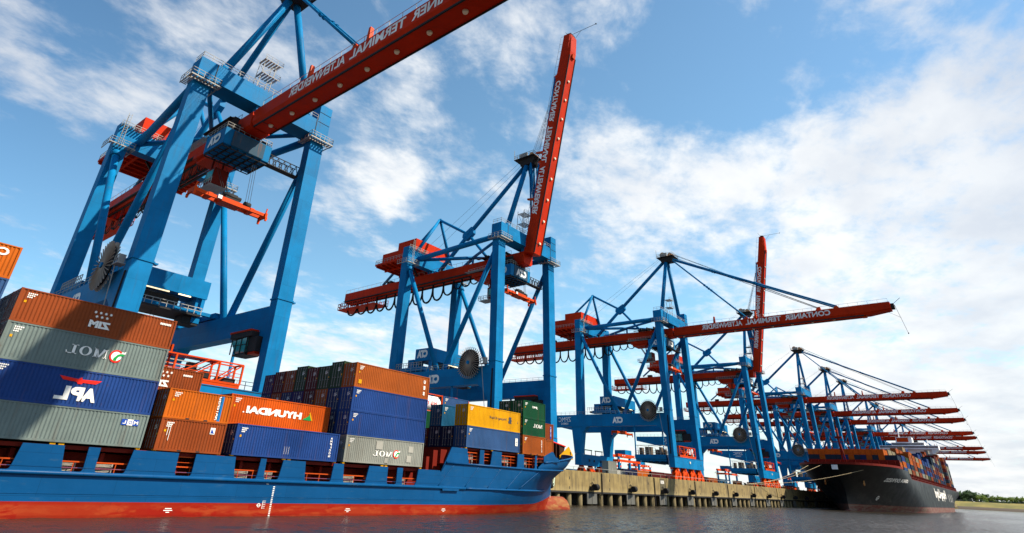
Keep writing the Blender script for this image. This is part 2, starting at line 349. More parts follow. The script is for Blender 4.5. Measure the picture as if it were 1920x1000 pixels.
# ---------------------------------------------------------------- setting
def sheet(name, pts, mt): return tag(MB().add(pts, [tuple(range(len(pts)))]).build(name, mt), kind='structure')
sheet("water", [(-3000, -9000, -.16), (16000, -9000, -.16), (16000, 9000, -.16), (-3000, 9000, -.16)], WATER)
import numpy as np
def wave_field(x0, x1, y0, y1, nx, ny, pw):                      # choppy harbour surface as real geometry
    u = np.linspace(0, 1, nx) ** pw; X, Y = np.meshgrid(x0 + (x1 - x0) * u, np.linspace(y0, y1, ny)); Z = np.zeros_like(X); rs = np.random.RandomState(4)
    for k in range(46):
        lam = .8 * (4.5 ** rs.rand()); th = R(62) + rs.randn() * .55; q = 2 * np.pi / lam
        fade = np.clip((lam / 2.2) / np.maximum((x1 - x0) * pw * np.maximum(u, .02) ** (pw - 1) / nx, (y1 - y0) / ny) - .6, 0, 1)
        Z += .0045 * lam ** .8 * np.sin(q * (X * np.cos(th) + Y * np.sin(th)) + rs.rand() * 6.28) * (.6 + .8 * (np.sin(X * .021 * (1 + k % 3) + k) * np.sin(Y * .05 + k))) * fade[None, :]
    Z -= .02
    me = bpy.data.meshes.new("water"); n = nx * ny; me.vertices.add(n); me.vertices.foreach_set('co', np.stack([X, Y, Z], -1).astype(np.float32).ravel())
    i = np.arange(nx - 1)[None, :] + np.arange(ny - 1)[:, None] * nx; f = np.stack([i, i + 1, i + nx + 1, i + nx], -1).reshape(-1, 4)
    me.loops.add(f.size); me.loops.foreach_set('vertex_index', f.ravel().astype(np.int32)); me.polygons.add(len(f)); me.polygons.foreach_set('loop_start', np.arange(0, f.size, 4, dtype=np.int32))
    me.polygons.foreach_set('use_smooth', np.ones(len(f), bool)); me.materials.append(WATER); me.update(calc_edges=True); me.validate()
    ob = bpy.data.objects.new("water", me); COL.objects.link(ob); tag(ob, kind='structure')
wave_field(-60, 620, -96, 9, 1500, 300, 1.5)
g = MB(); g.add([(-600, 3.2, 7.2), (1330, 3.2, 7.2), (1330, 3500, 7.2), (-600, 3500, 7.2)], [(0, 1, 2, 3)])
tag(g.build("apron_ground", ASPH), kind='structure')
# far river bank: mud strip, grass slope, then flat land
g = MB(); ys_ = [-7000 + 60 * i for i in range(220)]
prof = [(0, -1.0), (4, 1.2), (18, 4.2), (34, 7.0), (60, 11.6), (75, 12.3), (140, 12.2), (12000, 12.4)]
for y in ys_:
    bx = 1385 - 0.02 * (y + 60) + 8 * math.sin(y * 0.011)
    for a, z in prof: g.v.append((bx + a, y, z + (0.35 * math.sin(y * 0.05 + a) if 4 < a < 100 else 0)))
k = len(prof)
for i in range(len(ys_) - 1):
    for j in range(k - 1): g.face((i * k + j, i * k + j + 1, (i + 1) * k + j + 1, (i + 1) * k + j), True)
tag(g.build("far_river_bank", BANK), kind='structure')

# ---------------------------------------------------------------- quay wall
quay = thing("quay_wall", (230, 0, 0), "long weathered concrete quay wall on round piles beside the moored ships", "quay wall")
jx = [52.0] + [81.4 + 30.15 * i for i in range(41)]
for a, c in zip(jx, jx[1:]):
    p = MB(); p.box(a + 0.34, c - 0.34, 0.0, 1.0, 2.92, 7.2)
    for k in range(3):                                # cast-in dark ladder recesses and drain holes
        xx = a + (c - a) * (0.12 + 0.36 * k)
    p.box(a + 0.22, c - 0.22, 0.25, 3.2, 7.0, 7.195)
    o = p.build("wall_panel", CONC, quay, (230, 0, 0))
    d = MB()
    for k in range(3):
        xx = a + (c - a) * (0.13 + 0.37 * k)
        d.box(xx, xx + 0.30, -0.012, 0.01, 5.35, 5.95); d.box(xx, xx + 0.30, -0.012, 0.01, 3.35, 3.9)
    dd = d.build("drain_slot", DARK, o)
    dd.matrix_parent_inverse = Matrix(); dd.data.transform(Matrix.Translation((-230, 0, 0)))
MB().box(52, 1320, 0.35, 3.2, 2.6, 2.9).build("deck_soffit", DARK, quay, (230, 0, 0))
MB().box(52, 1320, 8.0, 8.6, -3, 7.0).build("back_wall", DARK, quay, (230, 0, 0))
MB().box(52, 1320, 3.19, 8.0, 6.7, 7.18).build("deck_slab", CONC, quay, (230, 0, 0))
g = MB(); g.box(52, 1320, 0.1, 0.28, 7.2, 7.34); g.build("edge_kerb", CONC, quay, (230, 0, 0))
px = [108 + 4.9 * i for i in range(100)]
pm = None
for q in px:
    if pm is None:
        pm = MB().tube((0, 0, -4), (0, 0, 2.95), 0.72, 14).build("pile", PILEM, quay)
        o = pm
    else:
        o = pm.copy(); COL.objects.link(o); o.parent = quay
    o.location = (q - 230, 0.95, 0)
g = MB()
for i in range(145): g.tube((600 + 4.9 * i, 0.95, -4), (600 + 4.9 * i, 0.95, 2.95), 0.72, 6)
tag(g.build("pile", PILEM, quay, (230, 0, 0)), kind='stuff')
def fender():
    o = thing("quay_fender", (0, 0, 4.0), "black rubber roll fender hung on the concrete quay wall", "fender", "roll fenders along the quay wall")
    g = MB(); g.tube((-0.15, -1.25, 0), (2.1, -0.75, 0.05), 0.72, 16); g.build("roll", RUBBER, o)
    g = MB(); g.beam((0.9, 0.0, 1.1), (0.9, -1.0, 0.1), 0.16, 0.16); g.beam((0.2, 0.0, 0.9), (0.2, -1.2, 0.1), 0.08, 0.08); g.box(-0.35, -0.12, -1.0, -0.01, -0.7, 0.2); g.build("bracket", DARK, o)
    return o
f0 = fender(); fx = [116.2 + 20.15 * i for i in range(52)]
for i, q in enumerate(fx):
    o = f0 if i == 0 else copy_tree(f0); o.location = (q - 0.3, 0, 3.95)
s0 = None
for i in range(22):                                   # steel rubbing frames hung between the piles
    if s0 is None:
        s0 = tag(MB().box(-2.3, 2.3, -0.12, 0.16, 0.35, 2.55).box(-0.08, 0.08, -0.2, -0.121, 0.4, 2.5).build("rubbing_frame", paint("frame_grey", (0.11, 0.11, 0.10), 0.7, 0.5)), "grey steel rubbing frame low between the quay piles below a roll fender", "rubbing frame", "rubbing frames under the quay wall"); o = s0
    else: o = s0.copy(); COL.objects.link(o)
    o.location = (116.5 + 20.15 * i, -0.02, 0)
bo = None
for i in range(16):                                   # mooring bollards along the coping
    if bo is None:
        g = MB(); g.tube((0, 0, 0), (0, 0, .55), .24, 12, .2); g.tube((0, 0, .5), (0, 0, .72), .36, 12, .3); bo = tag(g.build("bollard", DARK), "dark iron mooring bollard on the coping of the quay wall", "bollard", "bollards along the quay edge"); o = bo
    else: o = bo.copy(); COL.objects.link(o)
    o.location = (121.5 + 12.1 * i, .62, 7.2)
la = None
for i in range(6):                                    # steel ladders in the joints
    if la is None:
        g = MB(); g.beam((-.25, -.08, .2), (-.25, -.08, 7.0), .07, .07); g.beam((.25, -.08, .2), (.25, -.08, 7.0), .07, .07)
        for k in range(22): g.beam((-.25, -.08, .4 + .3 * k), (.25, -.08, .4 + .3 * k), .05, .05)
        la = tag(g.build("quay_ladder", DARK), "narrow dark steel ladder running down a joint of the quay wall", "ladder", "ladders down the quay wall"); o = la
    else: o = la.copy(); COL.objects.link(o)
    o.location = (141.7 + 30.15 * i, -.02, 0)
g = MB(); g.box(175.6, 179.0, -.03, -.001, 3.0, 7.1); q_ = g.build("number_panel", paint("dark_grey_concrete", (.10, .088, .055), .85, .6), quay, (230, 0, 0))  # darker grey strip of wall behind the number
g = MB(); g.text("800", (178.5, -.04, 5.75), (-1, 0, 0), (0, 0, 1), 2.3, .9, .02); g.build("lettering", WHITE, quay, (230, 0, 0))
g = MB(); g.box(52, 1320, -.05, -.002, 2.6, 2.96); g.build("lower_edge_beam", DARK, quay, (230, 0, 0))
g = MB()
g.rail([(118, 0.9, 7.2), (330, 0.9, 7.2)], 1.0, 6.0, 0.035, (1.0,))
tag(g.build("quay_edge_railing", GREY), "thin grey railing along the top edge of the quay wall", "railing")

# ---------------------------------------------------------------- gantry cranes
CO = (0, 22, 7.22)
HINGE = (0, 4.3, 58.2)
def cta(g, org, xd, yd, wd, h):
    org = Vector(org); xd = Vector(xd)
    g.text('C', org, xd, yd, wd * .42, h, .075); g.text('T', org + xd * (wd * .30), xd, yd, wd * .36, h, .06); g.text('A', org + xd * (wd * .56), xd, yd, wd * .44, h, .07)
def build_crane():
    root = thing("gantry_crane", CO, "", "gantry crane")
    def B(g, name, mt, par=None):
        ob = g.build(name, mt, root, CO)
        if par is not None: ob.parent = par
        return ob
    ysea = lambda z: 4.0 + (z - 14.4) * 0.0188
    for s in (-1, 1):
        x = 11.05 * s; h = 1.36
        g = MB()
        for z0, z1, e in ((14.35, 28.75, 0.0), (28.95, 59.4, 0.0)):
            g.hexa([(x - h - e, ysea(z0), z0), (x + h + e, ysea(z0), z0), (x + h + e, ysea(z0) + 2.06, z0), (x - h - e, ysea(z0) + 2.06, z0),
                    (x - h - e, ysea(z1), z1), (x + h + e, ysea(z1), z1), (x + h + e, ysea(z1) + 2.06, z1), (x - h - e, ysea(z1) + 2.06, z1)])
        leg = B(g, "seaside_leg", BLUE)
        g = MB(); g.box(x - h - .14, x + h + .14, ysea(28.8) - .12, ysea(28.8) + 2.2, 28.72, 28.98)
        g.box(x + h, x + h + .75, ysea(28.8) + .3, ysea(28.8) + 1.2, 28.74, 28.96); B(g, "leg_flange", BLUE, leg)
        # service platform at the leg head
        g = MB(); y0 = 4.6 - 1.25
        for k in range(9): g.box(x - h - .9 + k * .56, x - h - .9 + k * .56 + .30, y0, 4.7, 58.93, 59.0)
        g.box(x - h - 1.0, x + h + 1.0, y0 - .05, y0 + .06, 58.86, 59.08); g.box(x - h - 1.0, x + h + 1.0, 4.45, 4.56, 58.86, 59.04)
        for q in (x - h - 1.0, x + h + .9): g.box(q, q + .1, y0, 7.6, 58.86, 59.06)
        for k in range(6): g.box(x - h - 1.0, x - h - .03, 4.8 + k * .48, 5.05 + k * .48, 58.93, 59.0)
        g.rail([(x - h - .95, 7.6, 59.05), (x - h - .95, y0, 59.05), (x + h + .95, y0, 59.05), (x + h + .95, 7.6, 59.05)], 1.15, 1.0, .035)
        B(g, "leg_platform", GREY)
        # landside leg
        g = MB(); xl = 10.75 * s; a = 1.25
        g.box(xl - a, xl + a, 38.7, 41.2, 28.0, 59.5)
        g.hexa([(xl - a, 39.6, 14.75), (xl + a, 39.6, 14.75), (xl + a, 42.2, 14.75), (xl - a, 42.2, 14.75),
                (xl - a, 38.4, 23.85), (xl + a, 38.4, 23.85), (xl + a, 43.3, 23.85), (xl - a, 43.3, 23.85)])
        B(g, "landside_leg", BLUE)
        g = MB(); y0 = 37.4
        for k in range(8): g.box(xl - 2.2 + k * .56, xl - 1.9 + k * .56, y0, 38.6, 58.93, 59.0)
        g.box(xl - 2.25, xl + 2.25, y0 - .05, y0 + .05, 58.86, 59.06)
        for q in (xl - 2.25, xl + 2.15): g.box(q, q + .1, y0, 42, 58.86, 59.06)
        g.rail([(xl - 2.2, 42, 59.05), (xl - 2.2, y0, 59.05), (xl + 2.2, y0, 59.05), (xl + 2.2, 42, 59.05)], 1.15, 1.0, .035)
        B(g, "leg_platform", GREY)
        # portal beam along the gauge, with landward cantilever
        xb0, xb1 = (-12.2, -9.9) if s < 0 else (9.9, 12.2)
        g = MB(); zt, zb = 27.85, 23.85
        g.prism([(6.06, zb), (52.0, zb), (63.4, 26.1), (63.4, zt + .3), (6.06, zt - .05)], 0, xb0, xb1)
        g.prism([(6.07, 20.6), (6.3, 20.6), (8.2, 22.9), (9.6, zb - .01), (6.07, zb - .01)], 0, xb0 + .02, xb1 - .02)
        g.prism([(36.6, zb - .01), (38.3, zb - 1.6), (38.5, 22.0), (38.6, zb - .01)], 0, xb0 + .02, xb1 - .02)
        pb = B(g, "portal_beam", BLUE)
        g = MB(); xr = xb0 + .1 if s < 0 else xb1 - .1
        g.rail([(xr, 7.5, zt), (xr, 63.2, zt + .28)], 1.1, 1.9, .03); B(g, "beam_railing", GREY, pb)
        if s < 0:
            g = MB(); xf = xb0 - .02
            cta(g, (xf, 21.95, 24.78), (0, 1, 0), (0, 0, 1), 4.1, 2.05)
            g.text("ZPMC", (xf, 43.45, 25.68), (0, 1, 0), (0, 0, 1), 5.5, 1.6, 0.0)
            g.text("SIEMENS", (xf, 44.6, 24.62), (0, 1, 0), (0, 0, 1), 3.2, 0.72, 0.01)
            B(g, "lettering", WHITE, pb)
        # side bracing
        g = MB(); g.tube((x, 38.85, 57.9), (x, 23.9, 27.9), .62, 14); g.tube((x, 38.95, 58.0), (x, 38.2, 56.6), .9, 14); B(g, "side_brace", BLUE)
        g = MB(); g.tube((x, 6.9, 56.6), (x, 21.9, 27.9), .62, 14); B(g, "side_brace", BLUE)
        g = MB(); g.tube((7.9 * s, 38.6, 61.3), (10.9 * s, 7.3, 60.4), .72, 14); B(g, "top_chord", BLUE)
        g = MB(); g.tube((7.9 * s, 38.6, 61.0), (0.1 * s, 24.3, 61.3), .5, 12); g.tube((0.1 * s, 24.3, 61.3), (9.0 * s, 7.4, 60.6), .42, 12); B(g, "plan_brace", BLUE)
        g = MB(); g.tube((8.3 * s, 5.6, 63.2), (.55 * s, 5.2, 86.2), .68, 14); g.tube((8.4 * s, 5.6, 63.0), (8.05 * s, 5.6, 64.4), .82, 14); B(g, "a_frame_leg", BLUE)
        g = MB(); g.tube((7.8 * s, 40.3, 63.4), (.2 * s, 39.3, 76.8), .48, 12); B(g, "mast_leg", BLUE)
        # folding or straight stays are added later
    g = MB(); g.prism([(4.15, 59.85), (7.3, 59.45), (7.3, 63.2), (4.15, 63.25)], 0, -12.45, 12.45); g.box(-12.42, -8.9, 4.3, 7.2, 59.3, 59.9)
    g.box(9.95, 12.45, 4.2, 6.9, 63.26, 66.9); g.box(8.9, 12.42, 4.3, 7.2, 59.3, 59.9)
    cb = B(g, "upper_cross_beam", BLUE)
    g = MB()
    for q in (-9.75, 9.6): g.box(q, q + .14, 4.11, 4.149, 59.9, 63.2)
    g.box(9.96, 12.4, 4.15, 4.195, 65.1, 65.16); g.box(9.96, 12.4, 4.10, 4.14, 62.95, 63.01); B(g, "beam_joint", DARK, cb)
    g = MB(); g.rail([(-12.3, 4.3, 63.25), (9.8, 4.3, 63.25)], 1.15, 1.6, .035); g.rail([(-12.3, 4.3, 63.25), (-12.3, 7, 63.25)], 1.15, 1.4, .035); B(g, "beam_railing", GREY, cb)
    g = MB()                                                # stair tower on the beam
    for q in ((-2.6, 4.8), (-.4, 4.8), (-2.6, 6.8), (-.4, 6.8)): g.beam((q[0], q[1], 63.2), (q[0] + .4, q[1], 70.6), .10, .10)
    for z in (66.6, 69.6):
        for k in range(6): g.box(-2.6 + k * .55, -2.25 + k * .55, 4.3, 6.6, z, z + .06)
        g.box(-2.6, .9, 4.25, 4.33, z - .05, z + .08); g.rail([(-2.6, 4.3, z), (.9, 4.3, z), (.9, 6.6, z)], 1.0, 1.1, .022)
    for z in (63.3, 66.6): g.beam((-2.6, 4.8, z), (.1, 4.8, z + 2.9), .07, .07); g.beam((.1, 6.4, z), (-2.5, 6.4, z + 2.9), .07, .07)
    B(g, "stair_tower", GREY)
    g = MB(); g.box(-12.0, 12.0, 38.75, 41.1, 59.55, 63.4); g.box(-12.0, -9.5, 38.75, 41.1, 63.41, 64.2); g.box(9.5, 12.0, 38.75, 41.1, 63.41, 64.2)
    lb = B(g, "rear_cross_beam", BLUE)
    g = MB(); g.rail([(-12, 38.3, 63.5), (-3, 38.3, 63.5)], 1.1, 1.2, .04)
    for k in range(16): g.box(-12 + k * .56, -11.7 + k * .56, 37.5, 38.7, 63.35, 63.42)
    for q in (-11.6, -10.9):
        for z in range(12): g.beam((q, 37.3, 59), (q, 37.3, 65.5), .06, .06)
        break
    g.beam((-11.7, 37.2, 59), (-11.7, 37.2, 66), .07, .07); g.beam((-11.1, 37.2, 59), (-11.1, 37.2, 66), .07, .07)
    for z in range(14): g.beam((-11.7, 37.2, 59.3 + z * .48), (-11.1, 37.2, 59.3 + z * .48), .05, .05)
    B(g, "rear_walkway", GREY, lb)
    # backstay, cross node, rear mast ties
    g = MB(); g.tube((0, 6.2, 86.0), (0, 26.7, 69.05), .62, 14); g.tube((0, 26.7, 69.05), (0, 37.6, 59.6), .62, 14)
    g.prism([(24.6, 70.9), (25.4, 71.2), (27.4, 70.1), (28.6, 69.5), (28.7, 68.4), (27.8, 67.4), (27.0, 67.3), (25.6, 68.0), (24.4, 69.0)], 0, -.55, .55); B(g, "back_stay", BLUE)
    g = MB(); g.tube((0, 39.3, 76.9), (0, 26.9, 69.3), .44, 12); g.tube((0, 26.4, 68.8), (0, 17.5, 58.7), .44, 12); B(g, "mast_tie", BLUE)
    g = MB(); g.tube((0, 39.5, 76.7), (0, 63.0, 59.6), .42, 12); g.beam((0, 39.3, 76.4), (0, 39.3, 77.3), .5, .9); B(g, "rear_tie", BLUE)
    g = MB(); g.beam((0, 24.3, 58.7), (0, 24.3, 61.4), .5, .5); g.beam((0, 38.5, 58.7), (0, 38.5, 59.6), 2.2, .8); g.beam((-1.4, 5.2, 58.6), (-1.4, 5.2, 59.8), .6, 1.4); g.beam((1.4, 5.2, 58.6), (1.4, 5.2, 59.8), .6, 1.4)
    g.beam((-1.3, 39.9, 58.6), (-1.3, 39.9, 59.6), .6, 2.0); g.beam((1.3, 39.9, 58.6), (1.3, 39.9, 59.6), .6, 2.0); B(g, "girder_hanger", BLUE)
    # apex head
    g = MB(); g.hexa([(-1.6, 2.6, 85.2), (1.6, 2.6, 85.2), (1.6, 6.8, 85.2), (-1.6, 6.8, 85.2), (-2.1, 1.6, 86.9), (2.1, 1.6, 86.9), (2.1, 7.2, 86.9), (-2.1, 7.2, 86.9)])
    g.box(-3.0, 3.0, 1.4, 8.2, 86.92, 87.05); ap = B(g, "apex_head", DARK)
    g = MB()
    for q in (-1.3, -.5, .5, 1.3): g.tube((q - .15, 6.2, 88.3), (q + .15, 6.2, 88.3), 1.15, 18); g.tube((q - .15, 3.2, 87.9), (q + .15, 3.2, 87.9), .85, 18)
    B(g, "rope_sheaves", BRASS, ap)
    g = MB(); g.rail([(-2.9, 1.5, 87.05), (-2.9, 8.1, 87.05), (2.9, 8.1, 87.05), (2.9, 1.5, 87.05), (-2.9, 1.5, 87.05)], 1.2, 1.1, .04); g.beam((-2.9, 8.1, 87), (-2.9, 8.1, 90.2), .1, .1)
    g.box(-2.6, -2.0, 4, 6.6, 87.06, 88.6); B(g, "head_railing", GREY, ap)
    # girder behind the hinge
    g = MB(); g.prism([(-1.94, 56.0), (-1.5, 55.5), (1.5, 55.5), (1.94, 56.0), (1.94, 58.7), (-1.94, 58.7)], 1, 4.75, 79.8)
    for k in range(14): g.box(-1.96, 1.96, 8 + k * 5.2, 8.05 + k * 5.2, 56.1, 58.72)
    gd = B(g, "rear_girder", RED)
    g = MB(); g.box(-2.45, -1.95, 10, 79.6, 55.72, 55.98); g.box(1.95, 2.45, 10, 79.6, 55.72, 55.98); g.box(-1.2, -.9, 8, 79.6, 55.2, 55.49); g.box(.9, 1.2, 8, 79.6, 55.2, 55.49); B(g, "trolley_rail", DARK, gd)
    g = MB(); g.rail([(-1.85, 9, 58.7), (-1.85, 79.6, 58.7)], 1.1, 2.2, .03, (1.0,)); g.rail([(1.85, 9, 58.7), (1.85, 79.6, 58.7)], 1.1, 2.2, .03, (1.0,)); B(g, "girder_railing", GREY, gd)
    g = MB(); g.rail([(-3.0, 62.5, 53.1), (-3.0, 81.3, 53.1), (2.6, 81.3, 53.1), (2.6, 62.5, 53.1)], 1.9, 1.1, .07, (1.0, .5, 0.0))
    g.box(-3.0, 2.6, 62.5, 81.3, 52.95, 53.08)
    for k in range(7): g.beam((-2.9, 63 + k * 3, 53), (-1.9, 63 + k * 3, 56), .12, .12); g.beam((2.5, 63 + k * 3, 53), (1.9, 63 + k * 3, 56), .12, .12)
    B(g, "festoon_basket", RED)
    lp = None; yy = 78.6
    for k, (wd, dp) in enumerate([(5.2, 4.2), (5.0, 4.4), (4.6, 4.7), (4.4, 4.7), (4.2, 4.9), (4.0, 5.0), (4.2, 5.0), (4.0, 5.0), (4.4, 5.1), (4.3, 4.9), (4.0, 4.0), (3.2, 2.8), (3.2, 2.6), (3.2, 2.4)]):
        if lp is None:
            g = MB()
            for off in (-.16, .16):
                g.path([(off, -.5 + .5 * math.cos(math.pi * i / 14), -math.sin(math.pi * i / 14) ** .62) for i in range(15)], .05, 5)
            lp = g.build("cable_loop", RUBBER, root); o = lp
        else: o = lp.copy(); COL.objects.link(o); o.parent = root
        o.location = (-1.0, yy - CO[1], 55.3 - CO[2]); o.scale = (1, wd, dp); yy -= wd
        if k == 12: yy = yy
    # machinery house on the rear portal
    g = MB(); g.box(-8.0, 6.8, 40.4, 48.2, 62.35, 68.3); mh = B(g, "machinery_house", RED)
    g = MB(); g.box(-8.0, 5.0, 48.25, 55.1, 62.35, 65.95); B(g, "annex_house", RED, mh)
    g = MB(); g.box(-9.8, 8.4, 41.15, 56.0, 61.75, 62.3)
    for k in range(7): g.box(-9.7, 8.3, 42 + k * 2.2, 42.3 + k * 2.2, 61.2, 61.74)
    for q in (-6, 0, 5.4): g.box(q, q + .35, 41.3, 55.8, 60.9, 61.74)
    B(g, "house_platform", RED, mh)
    g = MB(); g.rail([(-9.7, 41.2, 62.3), (-9.7, 55.9, 62.3), (8.3, 55.9, 62.3), (8.3, 41.2, 62.3)], 1.15, 1.3, .04); g.rail([(-7.5, 39.9, 63.4), (7, 39.9, 63.4)], 1.15, 1.2, .04)
    B(g, "house_railing", GREY, mh)
    g = MB(); g.beam((-4, 45, 61.2), (-1.6, 45, 58.6), .4, .4); g.beam((4, 45, 61.2), (1.6, 45, 58.6), .4, .4); g.beam((-1.4, 50, 58.6), (-1.4, 50, 61.2), .35, .35); g.beam((1.4, 50, 58.6), (1.4, 50, 61.2), .35, .35); g.box(-1, 1, 58, 60, 58.7, 60); B(g, "house_strut", DARK, mh)
    # trolley house hung under the girder near the hinge
    g = MB(); g.hexa([(-4.6, 6.8, 51.9), (3.7, 6.8, 51.9), (3.7, 13.5, 51.9), (-4.6, 13.5, 51.9), (-4.7, 6.7, 54.9), (3.8, 6.7, 54.9), (3.8, 13.5, 54.9), (-4.7, 13.5, 54.9)])
    th = B(g, "trolley_house", BLUE)
    g = MB(); g.box(-3.3, 2.55, 6.62, 6.68, 51.98, 54.75); B(g, "front_panel", RUSTY, th)
    g = MB(); cta(g, (1.9, 6.60, 52.4), (-1, 0, 0), (0, 0, 1), 4.4, 1.9); B(g, "front_lettering", WHITE, th)
    g = MB(); cta(g, (-4.74, 8.0, 52.5), (0, 1, 0), (0, 0, 1), 4.2, 1.9); B(g, "lettering", WHITE, th)
    g = MB()
    for k in range(7): g.box(-4.5 + k * 1.35, -4.35 + k * 1.35, 6.95, 13.4, 51.6, 51.89)
    for k in range(5): g.box(-4.5, 3.6, 7.0 + k * 1.55, 7.16 + k * 1.55, 51.45, 51.6)
    B(g, "house_underframe", DARK, th)
    g = MB(); g.rail([(-4.6, 6.9, 54.92), (3.7, 6.9, 54.92), (3.7, 13.4, 54.92)], 1.1, 1.1, .035); g.rail([(-4.6, 6.9, 54.92), (-4.6, 13.4, 54.92), (-4.0, 22, 54.92)], 1.1, 1.1, .035)
    for k in range(16): g.box(-5.4, -4.2, 13.6 + k * .55, 13.95 + k * .55, 54.86, 54.93)
    B(g, "house_railing", GREY, th)
    g = MB()
    for q in (-1.7, 1.5): g.box(q - .15, q + .35, 7.5, 9, 54.9, 55.6); g.box(q - .15, q + .35, 11.4, 13, 54.9, 55.6)
    g.box(-3.9, -2.3, 7.2, 12.6, 54.95, 56.6); g.box(2.3, 3.4, 8, 12, 54.95, 56.1); g.tube((-3.2, 7.4, 57.1), (-3.2, 12.3, 57.1), .45, 12)
    for k in range(10): g.box(-2.6, 2.4, 10 + k * .9, 10.35 + k * .9, 58.8, 59.4 + .3 * (k % 3))
    g.box(-3.4, -2.6, 10, 20, 58.9, 59.0); B(g, "trolley_gear", DARK, th)
    # main trolley and driver's cab behind the trolley house
    g = MB(); g.box(-3.2, 3.2, 14.5, 21.5, 54.0, 54.9); g.box(-2.6, 2.6, 15, 21, 53.3, 53.99)
    for q in (-2.2, 2.2): g.tube((q - .3, 16, 54.9), (q + .3, 16, 54.9), .55, 14); g.tube((q - .3, 20, 54.9), (q + .3, 20, 54.9), .55, 14)
    tr = B(g, "main_trolley", RED)
    g = MB(); g.box(-2.0, .6, 13.6, 16.6, 47.6, 50.6); g.beam((-1.6, 16, 50.6), (-1.6, 16, 53.4), .3, .3); g.beam((.2, 16, 50.6), (.2, 16, 53.4), .3, .3); cb2 = B(g, "driver_cab", DRED)
    g = MB(); g.box(-2.06, -2.0, 13.8, 16.2, 48.3, 50.2); B(g, "cab_window", CABG, cb2)
    g = MB(); g.rail([(-2.2, 13.2, 47.4), (-2.2, 19.5, 47.4), (.8, 19.5, 47.4)], 1.1, .9, .04)
    for k in range(12): g.box(-2.2, .8, 13.4 + k * .52, 13.75 + k * .52, 47.3, 47.38)
    for k in range(12): g.box(1.0, 2.2, 15.4 + k * .34, 15.62 + k * .34, 47.0 + k * .52, 47.08 + k * .52)
    g.beam((1.0, 15.4, 47.0), (1.0, 19.4, 53.2), .1, .24); g.beam((2.2, 15.4, 47.0), (2.2, 19.4, 53.2), .1, .24); B(g, "cab_stair", GREY, cb2)
    # spreader on ropes
    g = MB()
    g.box(-6.1, 6.1, -.95, -.55, .1, .62); g.box(-6.1, 6.1, .55, .95, .1, .62); g.box(-1.7, 1.7, -1.1, 1.1, .0, .75); g.box(-3.9, -3.2, -1.05, 1.05, .05, .68); g.box(3.2, 3.9, -1.05, 1.05, .05, .68)
    for q in (-6.2, 5.85): g.box(q, q + .36, -1.22, 1.22, -.1, .7)
    for q in (-6.25, 5.9):
        for e in (-1.3, 1.05): g.hexa([(q, e, -.7), (q + .3, e, -.7), (q + .3, e + .25, -.7), (q, e + .25, -.7), (q, e, -.1), (q + .4, e, -.1), (q + .4, e + .3, -.1), (q, e + .3, -.1)])
    for q in (-6.0, 6.0): g.beam((q, -.9, .6), (q + .1, -.9, 1.6), .18, .18)
    sp = g.build("spreader", ORANGE, root); sp.location = (-.8, 7.0 - CO[1], 41.8 - CO[2])
    g = MB(); g.box(-1.2, 1.2, -.9, .9, .76, 1.15); g.tube((-1.5, -.4, 1.5), (1.5, -.4, 1.5), .35, 12); g.tube((2.5, .2, 1.3), (3.5, .2, 1.3), .55, 14); g.box(-.9, .9, -.5, .6, 1.2, 2.0); g.build("head_block", DARK, sp)
    g = MB(); g.box(-2.4, -1.75, -1.14, -.96, .2, .8); g.build("spreader_box", WHITEP, sp)
    g = MB()
    for q in (-1.0, -.6, 1.0, 2.6, 3.0, 3.4): g.beam((q, .1, 1.2), (q * .9, 9.5 if abs(q) < 1.5 else .8, 12.4 if abs(q) < 1.5 else 10.6), .05, .05)
    g.build("hoist_rope", DARK, sp)
    # walkway truss from the trolley house to the far leg
    g = MB()
    for q in (6.9, 8.1):
        g.beam((3.7, q, 51.8), (9.75, q, 51.8), .14, .14); g.beam((3.7, q, 53.7), (9.75, q, 53.7), .12, .12)
        for k in range(5): g.beam((3.7 + k * 1.2, q, 51.8), (4.3 + k * 1.2, q, 53.7), .1, .1); g.beam((4.3 + k * 1.2, q, 53.7), (4.9 + k * 1.2, q, 51.8), .1, .1)
    g.box(3.7, 9.75, 6.95, 8.05, 51.7, 51.78); B(g, "access_truss", DARK)
    # seaside and landside sills with bogies
    g = MB(); g.box(-12.41, 12.41, 3.95, 6.1, 11.0, 14.3); si = B(g, "sill_beam", BLUE)
    g = MB()
    for q in (-10.4, -9.2, 9.2, 10.4): g.disc((q, 3.93, 12.4), 1, .16, 12)
    g.box(-12.3, 12.3, 3.9, 3.94, 14.12, 14.2); B(g, "sill_port", DARK, si)
    g = MB(); g.tube((0, 3.7, 12.9), (0, 3.94, 12.9), .34, 14); B(g, "sill_lamp", LAMPG, si)
    g = MB(); g.box(-11.9, 11.9, 39.6, 42.2, 11.0, 14.7); sl2 = B(g, "sill_beam", BLUE)
    g = MB()
    for q in (-6.5, -3, 2, 5): g.box(q, q + .7, 39.4, 39.59, 12.3, 13.1)
    for q in (-7, 1):
        g.beam((q, 41, 14.7), (q, 41, 16.3), .2, .2); g.beam((q + 5, 41, 14.7), (q + 5, 41, 16.3), .2, .2); g.box(q - .1, q + 5.1, 40.7, 41.3, 16.2, 16.5)
    B(g, "sill_fitting", DARK, sl2)
    bg = None
